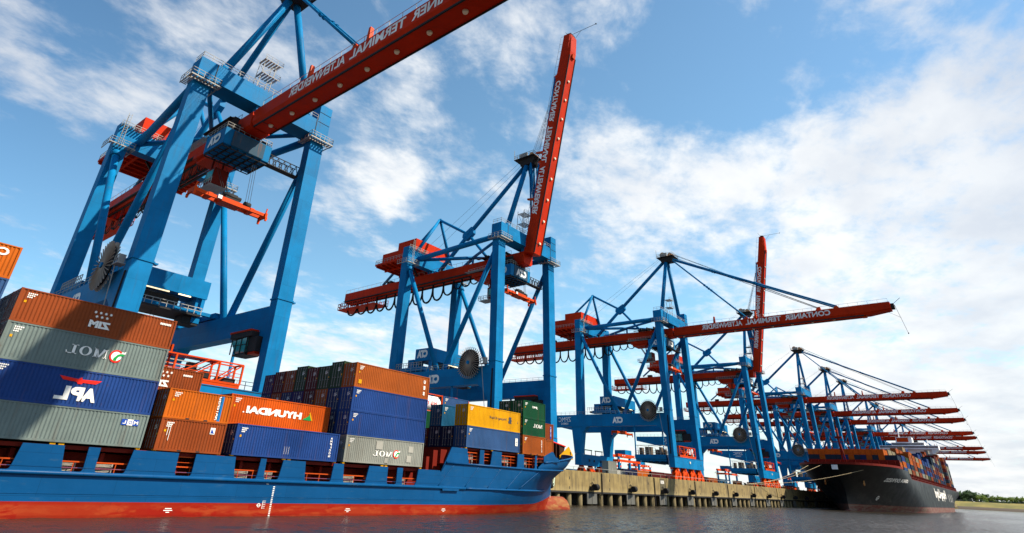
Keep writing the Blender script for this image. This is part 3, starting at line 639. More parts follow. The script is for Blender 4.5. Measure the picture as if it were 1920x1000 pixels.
    for yb in (5.0, 40.9):
        for q in (-9.6, -3.3, 3.3, 9.6):
            if bg is None:
                g = MB()
                for e in (-.55, .4):
                    g.prism([(-.5, 3.75), (.5, 3.75), (2.3, 2.2), (2.0, 1.7), (-2.0, 1.7), (-2.3, 2.2)], 1, e, e + .15)
                    for c in (-1.75, 1.75): g.prism([(c - .35, 2.3), (c + .35, 2.3), (c + 1.25, .55), (c + 1.0, .3), (c - 1.0, .3), (c - 1.25, .55)], 1, e - .2, e - .02)
                g.box(-.45, .45, -.8, .8, 3.0, 3.76); g.box(-2.95, -2.6, -.7, .7, .45, .9); g.box(2.6, 2.95, -.7, .7, .45, .9)
                bg = g.build("wheel_bogie", ORANGE, root)
                g = MB()
                for c in (-2.45, -1.05, 1.05, 2.45): g.tube((c, -.2, .33), (c, .2, .33), .33, 14)
                g.build("bogie_wheels", DARK, bg); o = bg
            else:
                o = bg.copy(); COL.objects.link(o); o.parent = root
                c2 = bg.children[0].copy(); COL.objects.link(c2); c2.parent = o
            o.location = (q, yb - CO[1], .03)
    # orange access cage on the seaside sill
    g = MB(); x0, x1, z0, z1 = -7.2, 6.6, 14.9, 17.7
    for e in (4.3, 6.6):
        g.beam((x0, e, z0), (x1, e, z0), .28, .28); g.beam((x0, e, z1), (x1, e, z1), .18, .18)
        for k in (x0, -3.2, 3.0, x1): g.beam((k, e, z0), (k, e, z1), .24, .24)
        g.beam((x0, e, z1), (-3.2, e, z0), .16, .16); g.beam((-3.2, e, z0), (1.5, e, z1), .16, .16); g.beam((3.0, e, z0), (x1, e, z1), .16, .16); g.beam((3.0, e, z1), (-1, e, z0), .16, .16)
        g.beam((x0, e, 15.9), (x1, e, 15.9), .09, .09); g.beam((x0, e, 16.4), (x1, e, 16.4), .07, .07)
    for k in (x0, -3.2, 3.0, x1): g.beam((k, 4.3, z1), (k, 6.6, z1), .2, .2); g.beam((k, 4.3, z0), (k, 6.6, z0), .2, .2)
    g.box(x0, x1, 4.2, 4.45, 14.35, 14.95); g.box(x0 + .2, 2.8, 4.5, 6.5, z1 - .05, z1 + .1); g.box(x0, x1, 4.5, 6.5, 14.45, 14.6)
    cg = B(g, "access_cage", ORANGE)
    for bb in ((-6.8, -4.2, 5.2, 6.2, 14.62, 15.6), (-1.0, .2, 5, 6.0, 14.62, 17.0), (3.6, 6.2, 5.0, 6.2, 14.62, 15.7), (1.0, 2.2, 5.2, 6.1, 14.62, 16.2)): g = MB(); g.box(*bb); B(g, "cage_locker", DARK, cg)
    # lashing platform between the portal legs
    g = MB(); g.box(-12, 12, 7.0, 18.2, 13.4, 14.7)
    for k in range(12): g.box(-11.6 + k * 2.05, -11.3 + k * 2.05, 7.1, 18.1, 12.75, 13.39)
    for k in range(6): g.box(-11.9, 11.9, 7.3 + k * 2.1, 7.5 + k * 2.1, 12.5, 12.75)
    lpf = B(g, "lashing_platform", BLUE)
    g = MB()
    for q in (-11.5, 11.5): g.beam((q, 18.0, 14.7), (q, 18.0, 23.9), .36, .36)
    B(g, "platform_post", BLUE, lpf)
    g = MB(); g.rail([(-11.8, 18.1, 14.7), (-11.8, 7.1, 14.7), (11.8, 7.1, 14.7)], 1.2, 1.4, .04)
    for q in (9, 13, 17): g.beam((-11.7, q, 14.7), (-11.7, q, 17.6), .12, .12); g.beam((2, q, 14.7), (2, q, 17.6), .12, .12)
    for q in (9, 13, 17): g.beam((-11.7, q, 17.6), (2, q, 17.6), .14, .14)
    g.beam((-11.7, 7.4, 17.6), (-11.7, 17.8, 17.6), .16, .16); B(g, "platform_railing", GREY, lpf)
    for q, e, hh in ((16.3, 1.0, 2.2), (13.6, 2.2, 2.4), (10.6, .9, 1.6), (9.2, .8, 2.3), (7.9, .6, 1.7)): g = MB(); g.box(-11.2, -9.6, q - e / 2, q + e / 2, 14.72, 14.72 + hh); B(g, "platform_locker", LOCK, lpf)
    # portal trolley with its house
    g = MB(); g.box(-9.0, 8.2, 26.8, 32.6, 31.4, 34.6); ph = B(g, "portal_trolley_house", BLUE)
    g = MB(); cta(g, (-9.04, 28.0, 32.2), (0, 1, 0), (0, 0, 1), 3.9, 2.0); B(g, "lettering", WHITE, ph)
    g = MB(); g.box(-11.9, -10.0, 26.0, 34.4, 28.3, 29.3); g.box(10.0, 11.9, 26.0, 34.4, 28.3, 29.3)
    for q in (-8.8, -7.2, 7.4): g.box(q, q + .6, 26.9, 27.6, 29.3, 31.4); g.box(q, q + .6, 31.7, 32.4, 29.3, 31.4)
    g.box(-9.0, -6.5, 33.0, 35.2, 29.6, 32.0); g.box(6.6, 8.1, 27.4, 32.0, 27.0, 31.4); g.box(-11.0, 11.0, 26.9, 27.6, 28.5, 29.1); g.box(-11, 11, 31.7, 32.4, 28.5, 29.1); B(g, "trolley_frame", BLUE, ph)
    g = MB(); g.box(-9.5, 7.5, 26.2, 33.0, 28.0, 28.3); g.box(-4, 4, 28.4, 31, 29.3, 30.9); g.tube((-6, 28.6, 30), (3, 28.6, 30), .55, 12); g.box(5, 8, 27.5, 30.5, 26.6, 28.0)
    for k in range(5): g.box(-8.6 + k * 1.7, -7.9 + k * 1.7, 27.5, 28.2, 28.3, 29.6 + .3 * (k % 3))
    for k in range(6): g.tube((-10.4, 33.6 + .5 * k, 29.0), (-9.2, 33.6 + .5 * k, 29.0), .3, 10)
    B(g, "trolley_winch", DARK, ph)
    g = MB(); g.rail([(-9.5, 26.2, 28.3), (7.5, 26.2, 28.3)], 1.2, 1.2, .05); g.rail([(-11.8, 27, 29.3), (-11.8, 36.5, 29.3)], 1.2, 1.0, .05); B(g, "trolley_railing", GREY, ph)
    g = MB(); g.box(-3.2, 1.4, 26.6, 26.75, 31.05, 31.25); B(g, "tube_lamp", TUBEL, ph); g = MB(); g.box(3.0, 5.2, 26.6, 26.75, 31.05, 31.25); B(g, "tube_lamp", TUBEL, ph)
    g = MB(); g.box(-6.05, 6.05, -.9, -.5, 0, .5); g.box(-6.05, 6.05, .5, .9, 0, .5); g.box(-1.6, 1.6, -1, 1, -.1, .9); g.box(-6.1, -5.8, -1.2, 1.2, -.15, .6); g.box(5.8, 6.1, -1.2, 1.2, -.15, .6)
    for q in (-6.1, 5.8):
        for e in (-1.2, 1.0): g.box(q, q + .3, e, e + .2, -.75, -.15)
    ps = g.build("portal_spreader", ORANGE, root); ps.location = (-1.0, 28.2 - CO[1], 22.2 - CO[2])
    g = MB()
    for q in (-1.5, 1.5):
        for e in (-.8, .8): g.beam((q, e, .8), (q, e, 6.2), .06, .06)
    g.build("hoist_rope", DARK, ps)
    # control cabin under the far portal beam
    g = MB(); g.box(8.6, 11.4, 8.0, 14.6, 23.0, 23.8); g.box(9.0, 11.2, 6.6, 9.2, 20.6, 22.9); g.box(8.9, 11.3, 9.3, 13.2, 20.2, 20.5); kc = B(g, "control_cabin", DARK); g = MB(); g.box(8.5, 11.5, 8.2, 14.8, 23.81, 24.1); g.box(9.2, 11.0, 7.0, 9.0, 20.2, 20.58); B(g, "cabin_trim", RED, kc)
    g = MB(); g.hexa([(8.9, 9.4, 20.55), (11.2, 9.4, 20.55), (11.2, 12.6, 20.55), (8.9, 12.6, 20.55), (8.8, 9.3, 22.9), (11.3, 9.3, 22.9), (11.3, 14.2, 22.6), (8.8, 14.2, 22.6)]); B(g, "cabin_glass", CABG, kc)
    g = MB()
    for q in (9.3, 11.0, 12.6, 14.0): g.beam((8.84, q, 20.5), (8.78, q, 22.95), .14, .14)
    g.beam((8.8, 9.3, 21.8), (8.8, 14.2, 21.9), .1, .1); B(g, "cabin_frame", DARK, kc)
    # cable reel
    g = MB(); c = (-13.3, 11.5, 28.6)
    g.tube((-13.65, c[1], c[2]), (-12.9, c[1], c[2]), .62, 18)
    for k in range(40):
        a = 2 * math.pi * k / 34
        if k >= 34: break
        for xx in (-13.62, -13.0): g.beam((xx, c[1] + .5 * math.cos(a), c[2] + .5 * math.sin(a)), (xx, c[1] + 3.62 * math.cos(a), c[2] + 3.62 * math.sin(a)), .06, .15, (1, 0, 0))
    rl = B(g, "cable_reel", REELM)
    for xx in (-13.62, -13.0):
        n_ = 40
        for k in range(n_): a, b2 = 2 * math.pi * k / n_, 2 * math.pi * (k + 1) / n_; g.beam((xx, c[1] + 3.62 * math.cos(a), c[2] + 3.62 * math.sin(a)), (xx, c[1] + 3.62 * math.cos(b2), c[2] + 3.62 * math.sin(b2)), .07, .09, (1, 0, 0))
    g = MB(); g.tube((-13.4, c[1], c[2]), (-13.2, c[1], c[2]), 3.05, 36); B(g, "wound_cable", RUBBER, rl)
    g = MB(); g.tube((-13.9, c[1], c[2]), (-13.64, c[1], c[2]), .42, 16); g.box(-12.9, -12.21, c[1] - .8, c[1] + .8, 27.9, 29.4); B(g, "reel_hub", BLUE, rl)
    g = MB(); g.rail([(-13.4, 7.9, 28.2), (-12.4, 7.9, 28.2)], 1.2, .8, .04); g.box(-13.5, -12.3, 6.2, 8.2, 28.1, 28.2); g.rail([(-13.4, 6.3, 28.2), (-13.4, 8.0, 28.2)], 1.2, .8, .04); g.box(-13.2, -12.5, 6.6, 7.4, 28.22, 29.5)
    g.beam((-13.2, 7.7, 28.1), (-12.6, 5.4, 9.0), .1, .1); B(g, "reel_platform", GREY, rl)
    # ladder line down the seaside near leg
    g = MB()
    for k in range(3): g.box(-12.6, -12.44, 4.9 + k * .12, 4.96 + k * .12, 15, 27)
    B(g, "leg_conduit", DARK)
    # boom
    def Bb(g, name, mt, par): 
        ob = g.build(name, mt, None, HINGE); ob.location = (0, 0, 0); ob.parent = par; return ob
    g = MB()
    tip = [(-1.94, 58.72), (-1.94, 56.35), (-1.45, 55.6), (1.45, 55.6), (1.94, 56.35), (1.94, 58.72)]
    g.prism(tip, 1, -58.5, 4.2)
    n = len(tip); o = len(g.v)
    g.v += [(x, -58.5, z) for x, z in tip] + [(x, -64.4, z if z > 58 else (56.4 + (z - 55.6) * .4)) for x, z in tip]
    g.face(range(o + 2 * n - 1, o + n - 1, -1)); g.face(range(o, o + n))
    for i in range(n): g.face((o + i, o + (i + 1) % n, o + n + (i + 1) % n, o + n + i))
    bm_ = g.build("boom", RED, root, HINGE); bm_.location = tuple(Vector(HINGE) - Vector(CO))
    g = MB(); g.box(-1.62, -1.42, -57, 4, 55.42, 55.72); g.box(1.42, 1.62, -57, 4, 55.42, 55.72); g.box(-1.3, 1.3, 1.5, 1.62, 55.55, 55.598); Bb(g, "boom_rail", DARK, bm_)
    g = MB(); xx = -1.965
    g.text("CONTAINER", (xx, -48.1, 56.72), (0, 1, 0), (0, 0, 1), 13.6, 1.72, .03); g.text("TERMINAL", (xx, -33.3, 56.72), (0, 1, 0), (0, 0, 1), 11.6, 1.72, .03); g.text("ALTENWERDER", (xx, -20.6, 56.72), (0, 1, 0), (0, 0, 1), 14.2, 1.72, .03)
    Bb(g, "lettering", WHITE, bm_)
    lm = None
    for k in range(9):
        if lm is None:
            g = MB(); g.tube((0, 0, .0), (0, 0, -.32), .42, 14, .30); lm = g.build("boom_lamp", LAMPG, bm_); o = lm
        else: o = lm.copy(); COL.objects.link(o); o.parent = bm_
        o.location = (0, 1.3 - 6.22 * k - HINGE[1], 55.58 - HINGE[2])
    g = MB(); g.rail([(-1.85, 2, 58.72), (-1.85, -64, 58.72)], 1.05, 2.6, .028, (1.0,)); g.rail([(1.85, 2, 58.72), (1.85, -64, 58.72)], 1.05, 2.6, .028, (1.0,)); Bb(g, "boom_railing", GREY, bm_)
    g = MB()
    for q in (-11, -25.2): g.prism([(q - .35, 58.7), (q + .35, 58.7), (q + .12, 61.0), (q - .3, 61.0)], 0, -1.9, -1.3); Bb(g, "boom_post", ORANGE, bm_); g = MB()
    g.prism([(-45.6, 58.7), (-43.6, 58.7), (-44.3, 60.1), (-45.2, 60.1)], 0, -.5, .5); Bb(g, "rope_bracket", ORANGE, bm_); g = MB()
    for q in (-22, -50):
        for e in (-1.75, 1.35): g.prism([(q - .9, 58.7), (q + .9, 58.7), (q + .25, 59.7), (q - .25, 59.7)], 0, e, e + .4); Bb(g, "stay_bracket", ORANGE, bm_); g = MB()
    g.box(-.6, .6, -57.6, -56.4, 55.1, 55.59); Bb(g, "boom_buffer", ORANGE, bm_)
    g = MB(); g.box(-1.2, 1.2, -65.3, -64.41, 56.9, 58.3); g.beam((0, -65.2, 58.5), (.1, -67.2, 60.0), .1, .1); g.beam((0, -65.4, 58.0), (.05, -66.9, 49.3), .09, .09); g.beam((0, -63.5, 55.9), (0, -66.2, 54.0), .06, .06); g.box(-.12, .2, -67.05, -66.8, 49.0, 49.35); Bb(g, "tip_antenna", DARK, bm_)
    return root
def add_stays(root, raised):
    def B(g, name, mt): return g.build(name, mt, root, CO)
    a = R(78.7) if raised else 0.0
    def onboom(x, y, z):
        d = Vector((0, y - HINGE[1], z - HINGE[2])); M = Matrix.Rotation(-a, 3, 'X'); d = M @ d
        return (x, HINGE[1] + d.y, HINGE[2] + d.z)
    for e in (-1.55, 1.55):
        if raised:
            g = MB(); p = onboom(e, -50, 59.4); m = (e * .9, 1.9, 69.0); g.tube((e * .9, 3.4, 86), m, .27, 8); g.tube(m, p, .30, 8); B(g, "outer_stay", BLUE)
            g = MB(); p = onboom(e, -22, 59.4); m = (e * .6, 3.2, 67.5); g.tube((e * .6, 4.0, 86), m, .27, 8); g.tube(m, p, .27, 8); B(g, "inner_stay", BLUE)
        else:
            g = MB(); p0 = Vector((e * .9, 2.0, 85.8)); p1 = Vector((e, -50, 59.5)); g.tube(p0, p1, .28, 8)
            for t in (.26, .275, .55): g.tube(p0.lerp(p1, t), p0.lerp(p1, t + .006), .42, 8)
            B(g, "outer_stay", BLUE)
            g = MB(); p0 = Vector((e * .6, 2.4, 85.4)); p1 = Vector((e, -22, 59.5)); g.tube(p0, p1, .27, 8)
            for t in (.46, .52): g.tube(p0.lerp(p1, t), p0.lerp(p1, t + .012), .42, 8)
            B(g, "inner_stay", BLUE)
    g = MB()
    for e in (-1.2, -.45, .45, 1.2): g.beam((e, 3.0, 88.6), onboom(e * .4, -44.5, 60.1), .055, .055); g.beam((e, 3.0, 87.4), onboom(e * .4, -44.5, 59.8), .045, .045)
    for e in (-.6, .6): g.beam((e, 6.6, 88.0), (e * 3, 43, 67.0), .045, .045)
    B(g, "hoist_rope", DARK)
XK = [37.4, 115.4, 209.5, 303.6, 404.2, 477.9, 534.3, 635.2, 680.3, 804.5, 866.2, 990.3]
LAB = ["towering nearest gantry crane whose lowered red boom runs out through the frame's top",
       "blue gantry crane with raised orange boom standing nearest behind the blue ship's bow",
       "blue gantry crane with lowered red boom reaching across the farther raised boom",
       "blue gantry crane with raised orange boom, the smaller one in front of the black ship",
       "gantry crane with the uppermost of the far row of lowered booms over the black ship",
       "gantry crane with the second uppermost lowered boom in the far row over the black ship",
       "gantry crane with the third lowered boom from the top in the far row",
       "gantry crane with the fourth lowered boom from the top in the far row",
       "gantry crane with the fifth lowered boom from the top, just above the white bridge",
       "gantry crane with the third lowest lowered boom, beside the black ship's white bridge wing",
       "gantry crane with the second lowest lowered boom in the far row",
       "most distant gantry crane, its lowered boom the lowest of the far row"]
proto = build_crane()
for o in list(bpy.data.objects):
    if o.parent: KID.setdefault(o.parent.name, []).append(o)
cr2 = copy_tree(proto)
cr2loop = []
for i in range(12):
    if i == 0: o = proto
    elif i == 1: o = cr2
    else: o = copy_tree(proto)
    cr2loop.append(o); o.location = (XK[i], CO[1], CO[2]); o['label'] = LAB[i]; o['group'] = "ship-to-shore cranes along the quay"
_ch = {}
for o in bpy.data.objects:
    if o.parent: _ch.setdefault(o.parent, []).append(o)
stay_src = {}
for i, o in enumerate(cr2loop):
    up = i in (1, 3)
    if up:
        for c in _ch[o]:
            if c.name.split('.')[0] == 'boom': c.rotation_euler = (-R(78.7), 0, 0)
    if up not in stay_src:
        before = set(bpy.data.objects); add_stays(o, up); stay_src[up] = [q for q in bpy.data.objects if q not in before]
    else:
        for q in stay_src[up]: c = q.copy(); COL.objects.link(c); c.parent = o
    dz = (0, 5.0, 2.0, 6.0, -3, 4, 8, 3, 5, 7, 2, 4)[i]
    for c in _ch[o]:
        if c.name.split('.')[0] == 'spreader': c.location.z += dz
        if c.name.split('.')[0] == 'portal_trolley_house': c.location.y += (-.5, 2.0, 0, -3, 4, -6, 2, -8, 5, 0, -4, 3)[i]
for c in _ch[proto]:
    if c.name.split('.')[0] == 'trolley_house':
        for k in _ch[c]:
            if k.name.split('.')[0] == 'front_lettering': bpy.data.objects.remove(k)

# ---------------------------------------------------------------- containers
YS = -23.2
_cm = {}
def cont_mesh(L):
    if L in _cm: return _cm[L]
    H, Wd = 2.591, 2.438; g = MB()
    n = round((L - .3) / .2786); p = (L - .30) / n
    xs = []
    for i in range(n):
        a = .15 + i * p; xs += [(a, .035), (a + p * .26, .035), (a + p * .5, .075), (a + p * .76, .075)]
    xs.append((L - .15, .035))
    for side in (0, 1):
        o = len(g.v)
        for xx, d in xs:
            y = d if side == 0 else Wd - d
            g.v += [(xx, y, .16), (xx, y, H - .10)]
        for i in range(len(xs) - 1):
            q = (o + 2 * i, o + 2 * i + 2, o + 2 * i + 3, o + 2 * i + 1)
            g.face(q if side == 0 else q[::-1])
    for xx in (0, L - .15):
        for yy in (0, Wd - .12): g.box(xx, xx + .15, yy, yy + .12, .12, H - .11)
    for yy in (0.01, Wd - .11): g.box(.151, L - .151, yy, yy + .10, .0, .158); g.box(.151, L - .151, yy, yy + .08, H - .10, H - .01)
    g.box(.02, .16, .121, Wd - .121, 0.01, .17); g.box(.02, .16, .121, Wd - .121, H - .13, H - .01)
    g.box(L - .16, L - .02, .121, Wd - .121, 0.01, .17); g.box(L - .16, L - .02, .121, Wd - .121, H - .13, H - .01)
    for xx in (-.004, L - .176):
        for yy in (-.004, Wd - .16):
            for zz in (0, H - .118): g.box(xx, xx + .18, yy, yy + .164, zz, zz + .118)
    m = 12; q = (Wd - .3) / m                                    # far end wall
    o = len(g.v)
    for i in range(m * 2 + 1): g.v += [(L - (.05 if i % 2 else .09), .15 + i * q / 2, .17), (L - (.05 if i % 2 else .09), .15 + i * q / 2, H - .13)]
    for i in range(m * 2): g.face((o + 2 * i, o + 2 * i + 2, o + 2 * i + 3, o + 2 * i + 1))
    g.add([(.16, .09, H - .03), (L - .16, .09, H - .03), (L - .16, Wd - .09, H - .03), (.16, Wd - .09, H - .03)], [(0, 1, 2, 3)])
    g.add([(.16, .09, .1), (L - .16, .09, .1), (L - .16, Wd - .09, .1), (.16, Wd - .09, .1)], [(3, 2, 1, 0)])
    if L < 7:
        g.cur = 1
        for xx in (2.0, 3.7): g.box(xx, xx + .36, .004, .009, .02, .13)
        g.cur = 0
    ob = g.build("tmp", [BOXM, DARK]); _cm[L] = ob.data; bpy.data.objects.remove(ob); _cm[L].name = "container_body_%d" % L
    return _cm[L]
g = MB(); g.box(.03, .075, .14, 1.21, .18, 2.45)
for k in range(4): g.box(.012, .031, .16, 1.19, .30 + k * .58, .44 + k * .58)
DOORM = g.build("tmp", BOXM); dm = DOORM.data; dm.name = "container_door"; bpy.data.objects.remove(DOORM)
g = MB()
for yy in (.40, .88): g.box(-.012, .028, yy, yy + .055, .12, 2.49)
for yy in (.40, .88): g.box(-.016, .02, yy - .22, yy + .02, 1.0, 1.05); g.box(-.014, .02, yy - .06, yy + .11, .22, .3); g.box(-.014, .02, yy - .06, yy + .11, 2.3, 2.38)
q_ = g.build("tmp", BARM); lbm = q_.data; lbm.name = "locking_bars"; bpy.data.objects.remove(q_)
g = MB()
for k in range(4): g.box(.022, .03, .62 + .12 * (k % 2), 1.1, 2.02 - k * .12, 2.09 - k * .12)
g.cur = 1; g.box(.022, .03, .2, .36, 1.2, 1.36)
q_ = g.build("tmp", [WHITE, YEL]); tgm = q_.data; tgm.name = "door_markings"; bpy.data.objects.remove(q_)
SMALL = MB(); 
def side_marks(g, L, x0=.55, z=2.2, rows=3):
    for k in range(rows):
        for c in range(5 - k): g.box(x0 + c * .13, x0 + c * .13 + .09, .022, .034, z - k * .15, z - k * .15 + .09)
def place(mesh, name, parent, loc, color=None, mats=None):
    o = bpy.data.objects.new(name, mesh); COL.objects.link(o); o.parent = parent; o.location = loc
    if color: o.color = (*color, 1)
    return o
marks40 = {}
def container(x, y, z, L, h, col, label, group="containers stacked on the blue ship", doors=True, mark=True):
    me = cont_mesh(L)
    o = bpy.data.objects.new("shipping_container", me); COL.objects.link(o); o.location = (x, y, z); o.scale = (1, 1, h / 2.591); o.color = (*col, 1)
    tag(o, label, "container", group)
    if doors:
        for k in (0, 1):
            d = place(dm, "container_door", o, (0, 1.078 * k, 0), tuple(c * .9 for c in col)); place(lbm, "locking_bars", d, (0, 0, 0))
            if k == 0: place(tgm, "door_markings", d, (0, 0.0, 0))
    if mark:
        if L not in marks40:
            g = MB(); side_marks(g, L); g.cur = 1; g.box(.45, .62, .022, .034, 1.5, 1.68); q = g.build("tmp", [WHITE, YEL]); marks40[L] = q.data; bpy.data.objects.remove(q)
        place(marks40[L], "side_markings", o, (0, 0, 0))
    return o
C_BROWN = (0.215, 0.044, 0.010); C_GREY = (0.135, 0.170, 0.158); C_BLUE = (0.012, 0.042, 0.165); C_ORG = (0.42, 0.090, 0.006); C_HYU = (0.46, 0.066, 0.004)
C_DKB = (0.012, 0.024, 0.085); C_MAR = (0.085, 0.010, 0.011); C_GRN = (0.006, 0.060, 0.024); C_DGR = (0.022, 0.048, 0.022); C_YEL = (0.58, 0.27, 0.002); C_SLATE = (0.028, 0.072, 0.175)
C_TEAL = (0.010, 0.080, 0.16); C_PUR = (0.032, 0.018, 0.085); C_LGREY = (0.215, 0.22, 0.19); C_RBR = (0.29, 0.066, 0.010); C_NAVY = (0.009, 0.014, 0.045)
CN = {C_BROWN: "brown", C_GREY: "grey", C_BLUE: "blue", C_ORG: "orange", C_HYU: "bright orange", C_DKB: "dark blue", C_MAR: "maroon", C_GRN: "green", C_DGR: "dark green", C_YEL: "yellow", C_SLATE: "slate blue", C_TEAL: "teal blue", C_PUR: "purple", C_LGREY: "light grey", C_RBR: "rust orange", C_NAVY: "navy"}
def letters(o, name, fn, mats):
    g = MB(); fn(g); b = g.build(name, mats, o); sc = o.scale.z
    b.data.transform(Matrix.Translation(-Vector(o.location))); b.data.transform(Matrix.Diagonal((1, 1, 1 / sc, 1))); return b
TXY = YS + .012
def mtext(g, body, xr, z, wid, hei, bold=.03, y=None):      # reads from right to left, as in the photograph
    g.text(body, (xr, TXY if y is None else y, z), (-1, 0, 0), (0, 0, 1), wid, hei, bold)
def serif_mol(g, x0, x1, z0, z1, y):                          # seriffed M, O, L, reversed
    w_ = (x1 - x0) / 3.25; h = z1 - z0; s = .10 * h; t = .2 * w_
    def P(pts): g.add([(a, y, c) for a, c in pts], [tuple(range(len(pts)))])
    bx = lambda a, c, e, f: P([(a, e), (c, e), (c, f), (a, f)])
    a = x1 - w_ * 1.15; b_ = x1                                # M
    bx(b_ - .16 * w_, b_ - .08 * w_, z0, z1); bx(a + .08 * w_, a + .30 * w_, z0, z1); bx(b_ - .3 * w_, b_, z0, z0 + s * .7); bx(a, a + .4 * w_, z0, z0 + s * .7); bx(b_ - .3 * w_, b_, z1 - s * .7, z1); bx(a, a + .3 * w_, z1 - s * .7, z1)
    P([(b_ - .12 * w_, z1), (b_ - .38 * w_, z1), (a + .42 * w_, z0), (a + .55 * w_, z0)]); P([(a + .2 * w_, z1), (a + .3 * w_, z1), (a + .52 * w_, z0), (a + .44 * w_, z0)])
    cx_ = x0 + 1.45 * w_; n = 20                               # O
    for i in range(n):
        u, v = 2 * math.pi * i / n, 2 * math.pi * (i + 1) / n
        P([(cx_ + .5 * w_ * math.cos(u), (z0 + z1) / 2 + h / 2 * math.sin(u)), (cx_ + .5 * w_ * math.cos(v), (z0 + z1) / 2 + h / 2 * math.sin(v)), (cx_ + .27 * w_ * math.cos(v), (z0 + z1) / 2 + .43 * h * math.sin(v)), (cx_ + .27 * w_ * math.cos(u), (z0 + z1) / 2 + .43 * h * math.sin(u))])
    bx(x0 + .42 * w_, x0 + .64 * w_, z0, z1); bx(x0 + .27 * w_, x0 + .82 * w_, z1 - s * .7, z1); bx(x0, x0 + .8 * w_, z0, z0 + s * .8); P([(x0 - .02 * w_, z0), (x0 + .12 * w_, z0), (x0 - .0 * w_, z0 + .3 * h), (x0 - .08 * w_, z0 + .3 * h)])
def crest(g, cx_, cz_, r, y):                                  # round red ring with a green head
    n = 26; g.cur = 0
    g.add([(cx_ + .8 * r * math.cos(2 * math.pi * i / n), y, cz_ + .8 * r * math.sin(2 * math.pi * i / n)) for i in range(n)], [tuple(range(n))])
    g.cur = 1
    for i in range(n):
        u, v = R(42) + R(285) * i / n, R(42) + R(285) * (i + 1) / n
        g.add([(cx_ + r * k * math.cos(q), y - .006, cz_ + r * k * math.sin(q)) for k, q in ((1, u), (1, v), (.74, v), (.74, u))], [(0, 1, 2, 3)])
    g.cur = 2
    g.add([(cx_ + r * a, y - .010, cz_ + r * c) for a, c in ((-.35, -.72), (.15, -.74), (.22, -.30), (.42, .02), (1.15, .22), (1.12, .45), (.6, .48), (.2, .34), (-.05, .02), (-.28, -.3))], [tuple(range(10))])
    g.cur = 0
    g.add([(cx_ + r * a, y - .004, cz_ + r * c) for a, c in ((.55, .5), (1.25, .5), (1.3, .95), (1.05, .75), (.7, .78))], [tuple(range(5))]); g.cur = 0
def stars(g, x0, x1, z, dz, y):
    for row, nn in ((0, 4), (1, 3)):
        for i in range(nn):
            cx_ = x0 + (x1 - x0) * (i + .5 + .5 * row * .9) / 4; cz_ = z - dz * row; r = dz * .40
            p = [(cx_ + r * (1 if k % 2 == 0 else .5) * math.cos(R(90) + k * math.pi / 6), y, cz_ + r * (1 if k % 2 == 0 else .5) * math.sin(R(90) + k * math.pi / 6)) for k in range(12)]
            g.add(p, [tuple(range(12))])
ordn = ["", "second", "third", "fourth", "fifth", "sixth", "seventh", "eighth"]
tn = ["bottom", "second", "third", "fourth", "fifth", "sixth"]
def fillrow(x, L, r, zs, cols, bay, t0=0):
    for k, (z0, z1) in enumerate(zip(zs, zs[1:])):
        c = cols[k]
        container(x, YS + r * 2.5, z0 + .004, L, z1 - z0 - .012, c, f"{CN[c]} container end {bay}, {ordn[r]} row in, {tn[k + t0]} tier", mark=(r < 3))
# --- bay 0 (cut by the frame's left edge)
z = 5.15
for k, c in enumerate([C_GREY, C_BLUE, C_BROWN, C_SLATE, C_ORG]):
    zz = [5.15, 7.95, 10.85, 13.6, 16.35, 18.96]
    lab = ["grey container at the bottom of the stack cut by the left frame edge", "blue container second from the bottom at the left frame edge", "brown container midway up the stack at the left frame edge", "slate blue container under the high orange one at the left frame edge", "bright orange container high at the left frame edge, cut off by the frame"][k]
    o = container(-3.14, YS, zz[k] + .004, 12.192, zz[k + 1] - zz[k] - .012, c, lab)
    if k == 4: letters(o, "lettering", lambda g: mtext(g, "CAI", 8.35, 18.02, 1.55, .62, .04), WHITE)
def block(x, L, r0, r1, z0, z1, c, where):
    g = MB(); g.box(x + .1, x + L - .1, YS + r0 * 2.5 + .1, YS + r1 * 2.5 - .2, z0, z1 - .02); o = g.build("container_block", BOXM); o.color = (*c, 1); tag(o, where, "container block", None, "stuff")
block(-3.14, 12.192, 1, 8, 5.15, 13.6, C_MAR, "inner containers hidden behind the stack at the left frame edge")
# --- bay 1
Z1 = [5.15, 7.75, 10.57, 13.39, 16.0]
o = container(10.04, YS, Z1[0] + .004, 12.192, 2.59, C_GREY, "grey container with a small blue and white square sign, lowest of the left stack")
def f(g):
    y = TXY
    for k, m_ in ((0, 1), (1, 0), (2, 1)):
        g.cur = m_; a = 20.15 + k * .46; g.add([(a, y, 6.80), (a + .45, y, 6.80), (a + .45, y, 7.26), (a, y, 7.26)], [(0, 1, 2, 3)])
    g.cur = 0; mtext(g, "M", 21.47, 6.9, .33, .26, .03, y - .006); mtext(g, "L", 20.50, 6.9, .24, .26, .03, y - .006); g.cur = 1; mtext(g, "O", 21.01, 6.9, .30, .26, .03, y - .006)
letters(o, "square_sign", f, [WHITE, DBLUE])
o = container(10.04, YS, Z1[1] + .004, 12.192, 2.81, C_BLUE, "royal blue container with a red spread eagle above big white letters")
def f(g):
    g.cur = 0
    mtext(g, "A", 17.70, 8.22, 1.12, 1.05, .05); mtext(g, "P", 16.72, 8.22, .95, 1.05, .05); mtext(g, "L", 15.72, 8.22, .98, 1.05, .05)
    g.cur = 1
    g.add([(a, TXY, c) for a, c in ((14.65, 9.98), (16.0, 9.86), (16.1, 9.95), (16.25, 10.02), (16.3, 9.86), (17.75, 9.92), (17.35, 9.62), (16.4, 9.62), (16.35, 9.5), (16.05, 9.5), (15.95, 9.63), (14.95, 9.70))], [tuple(range(12))])
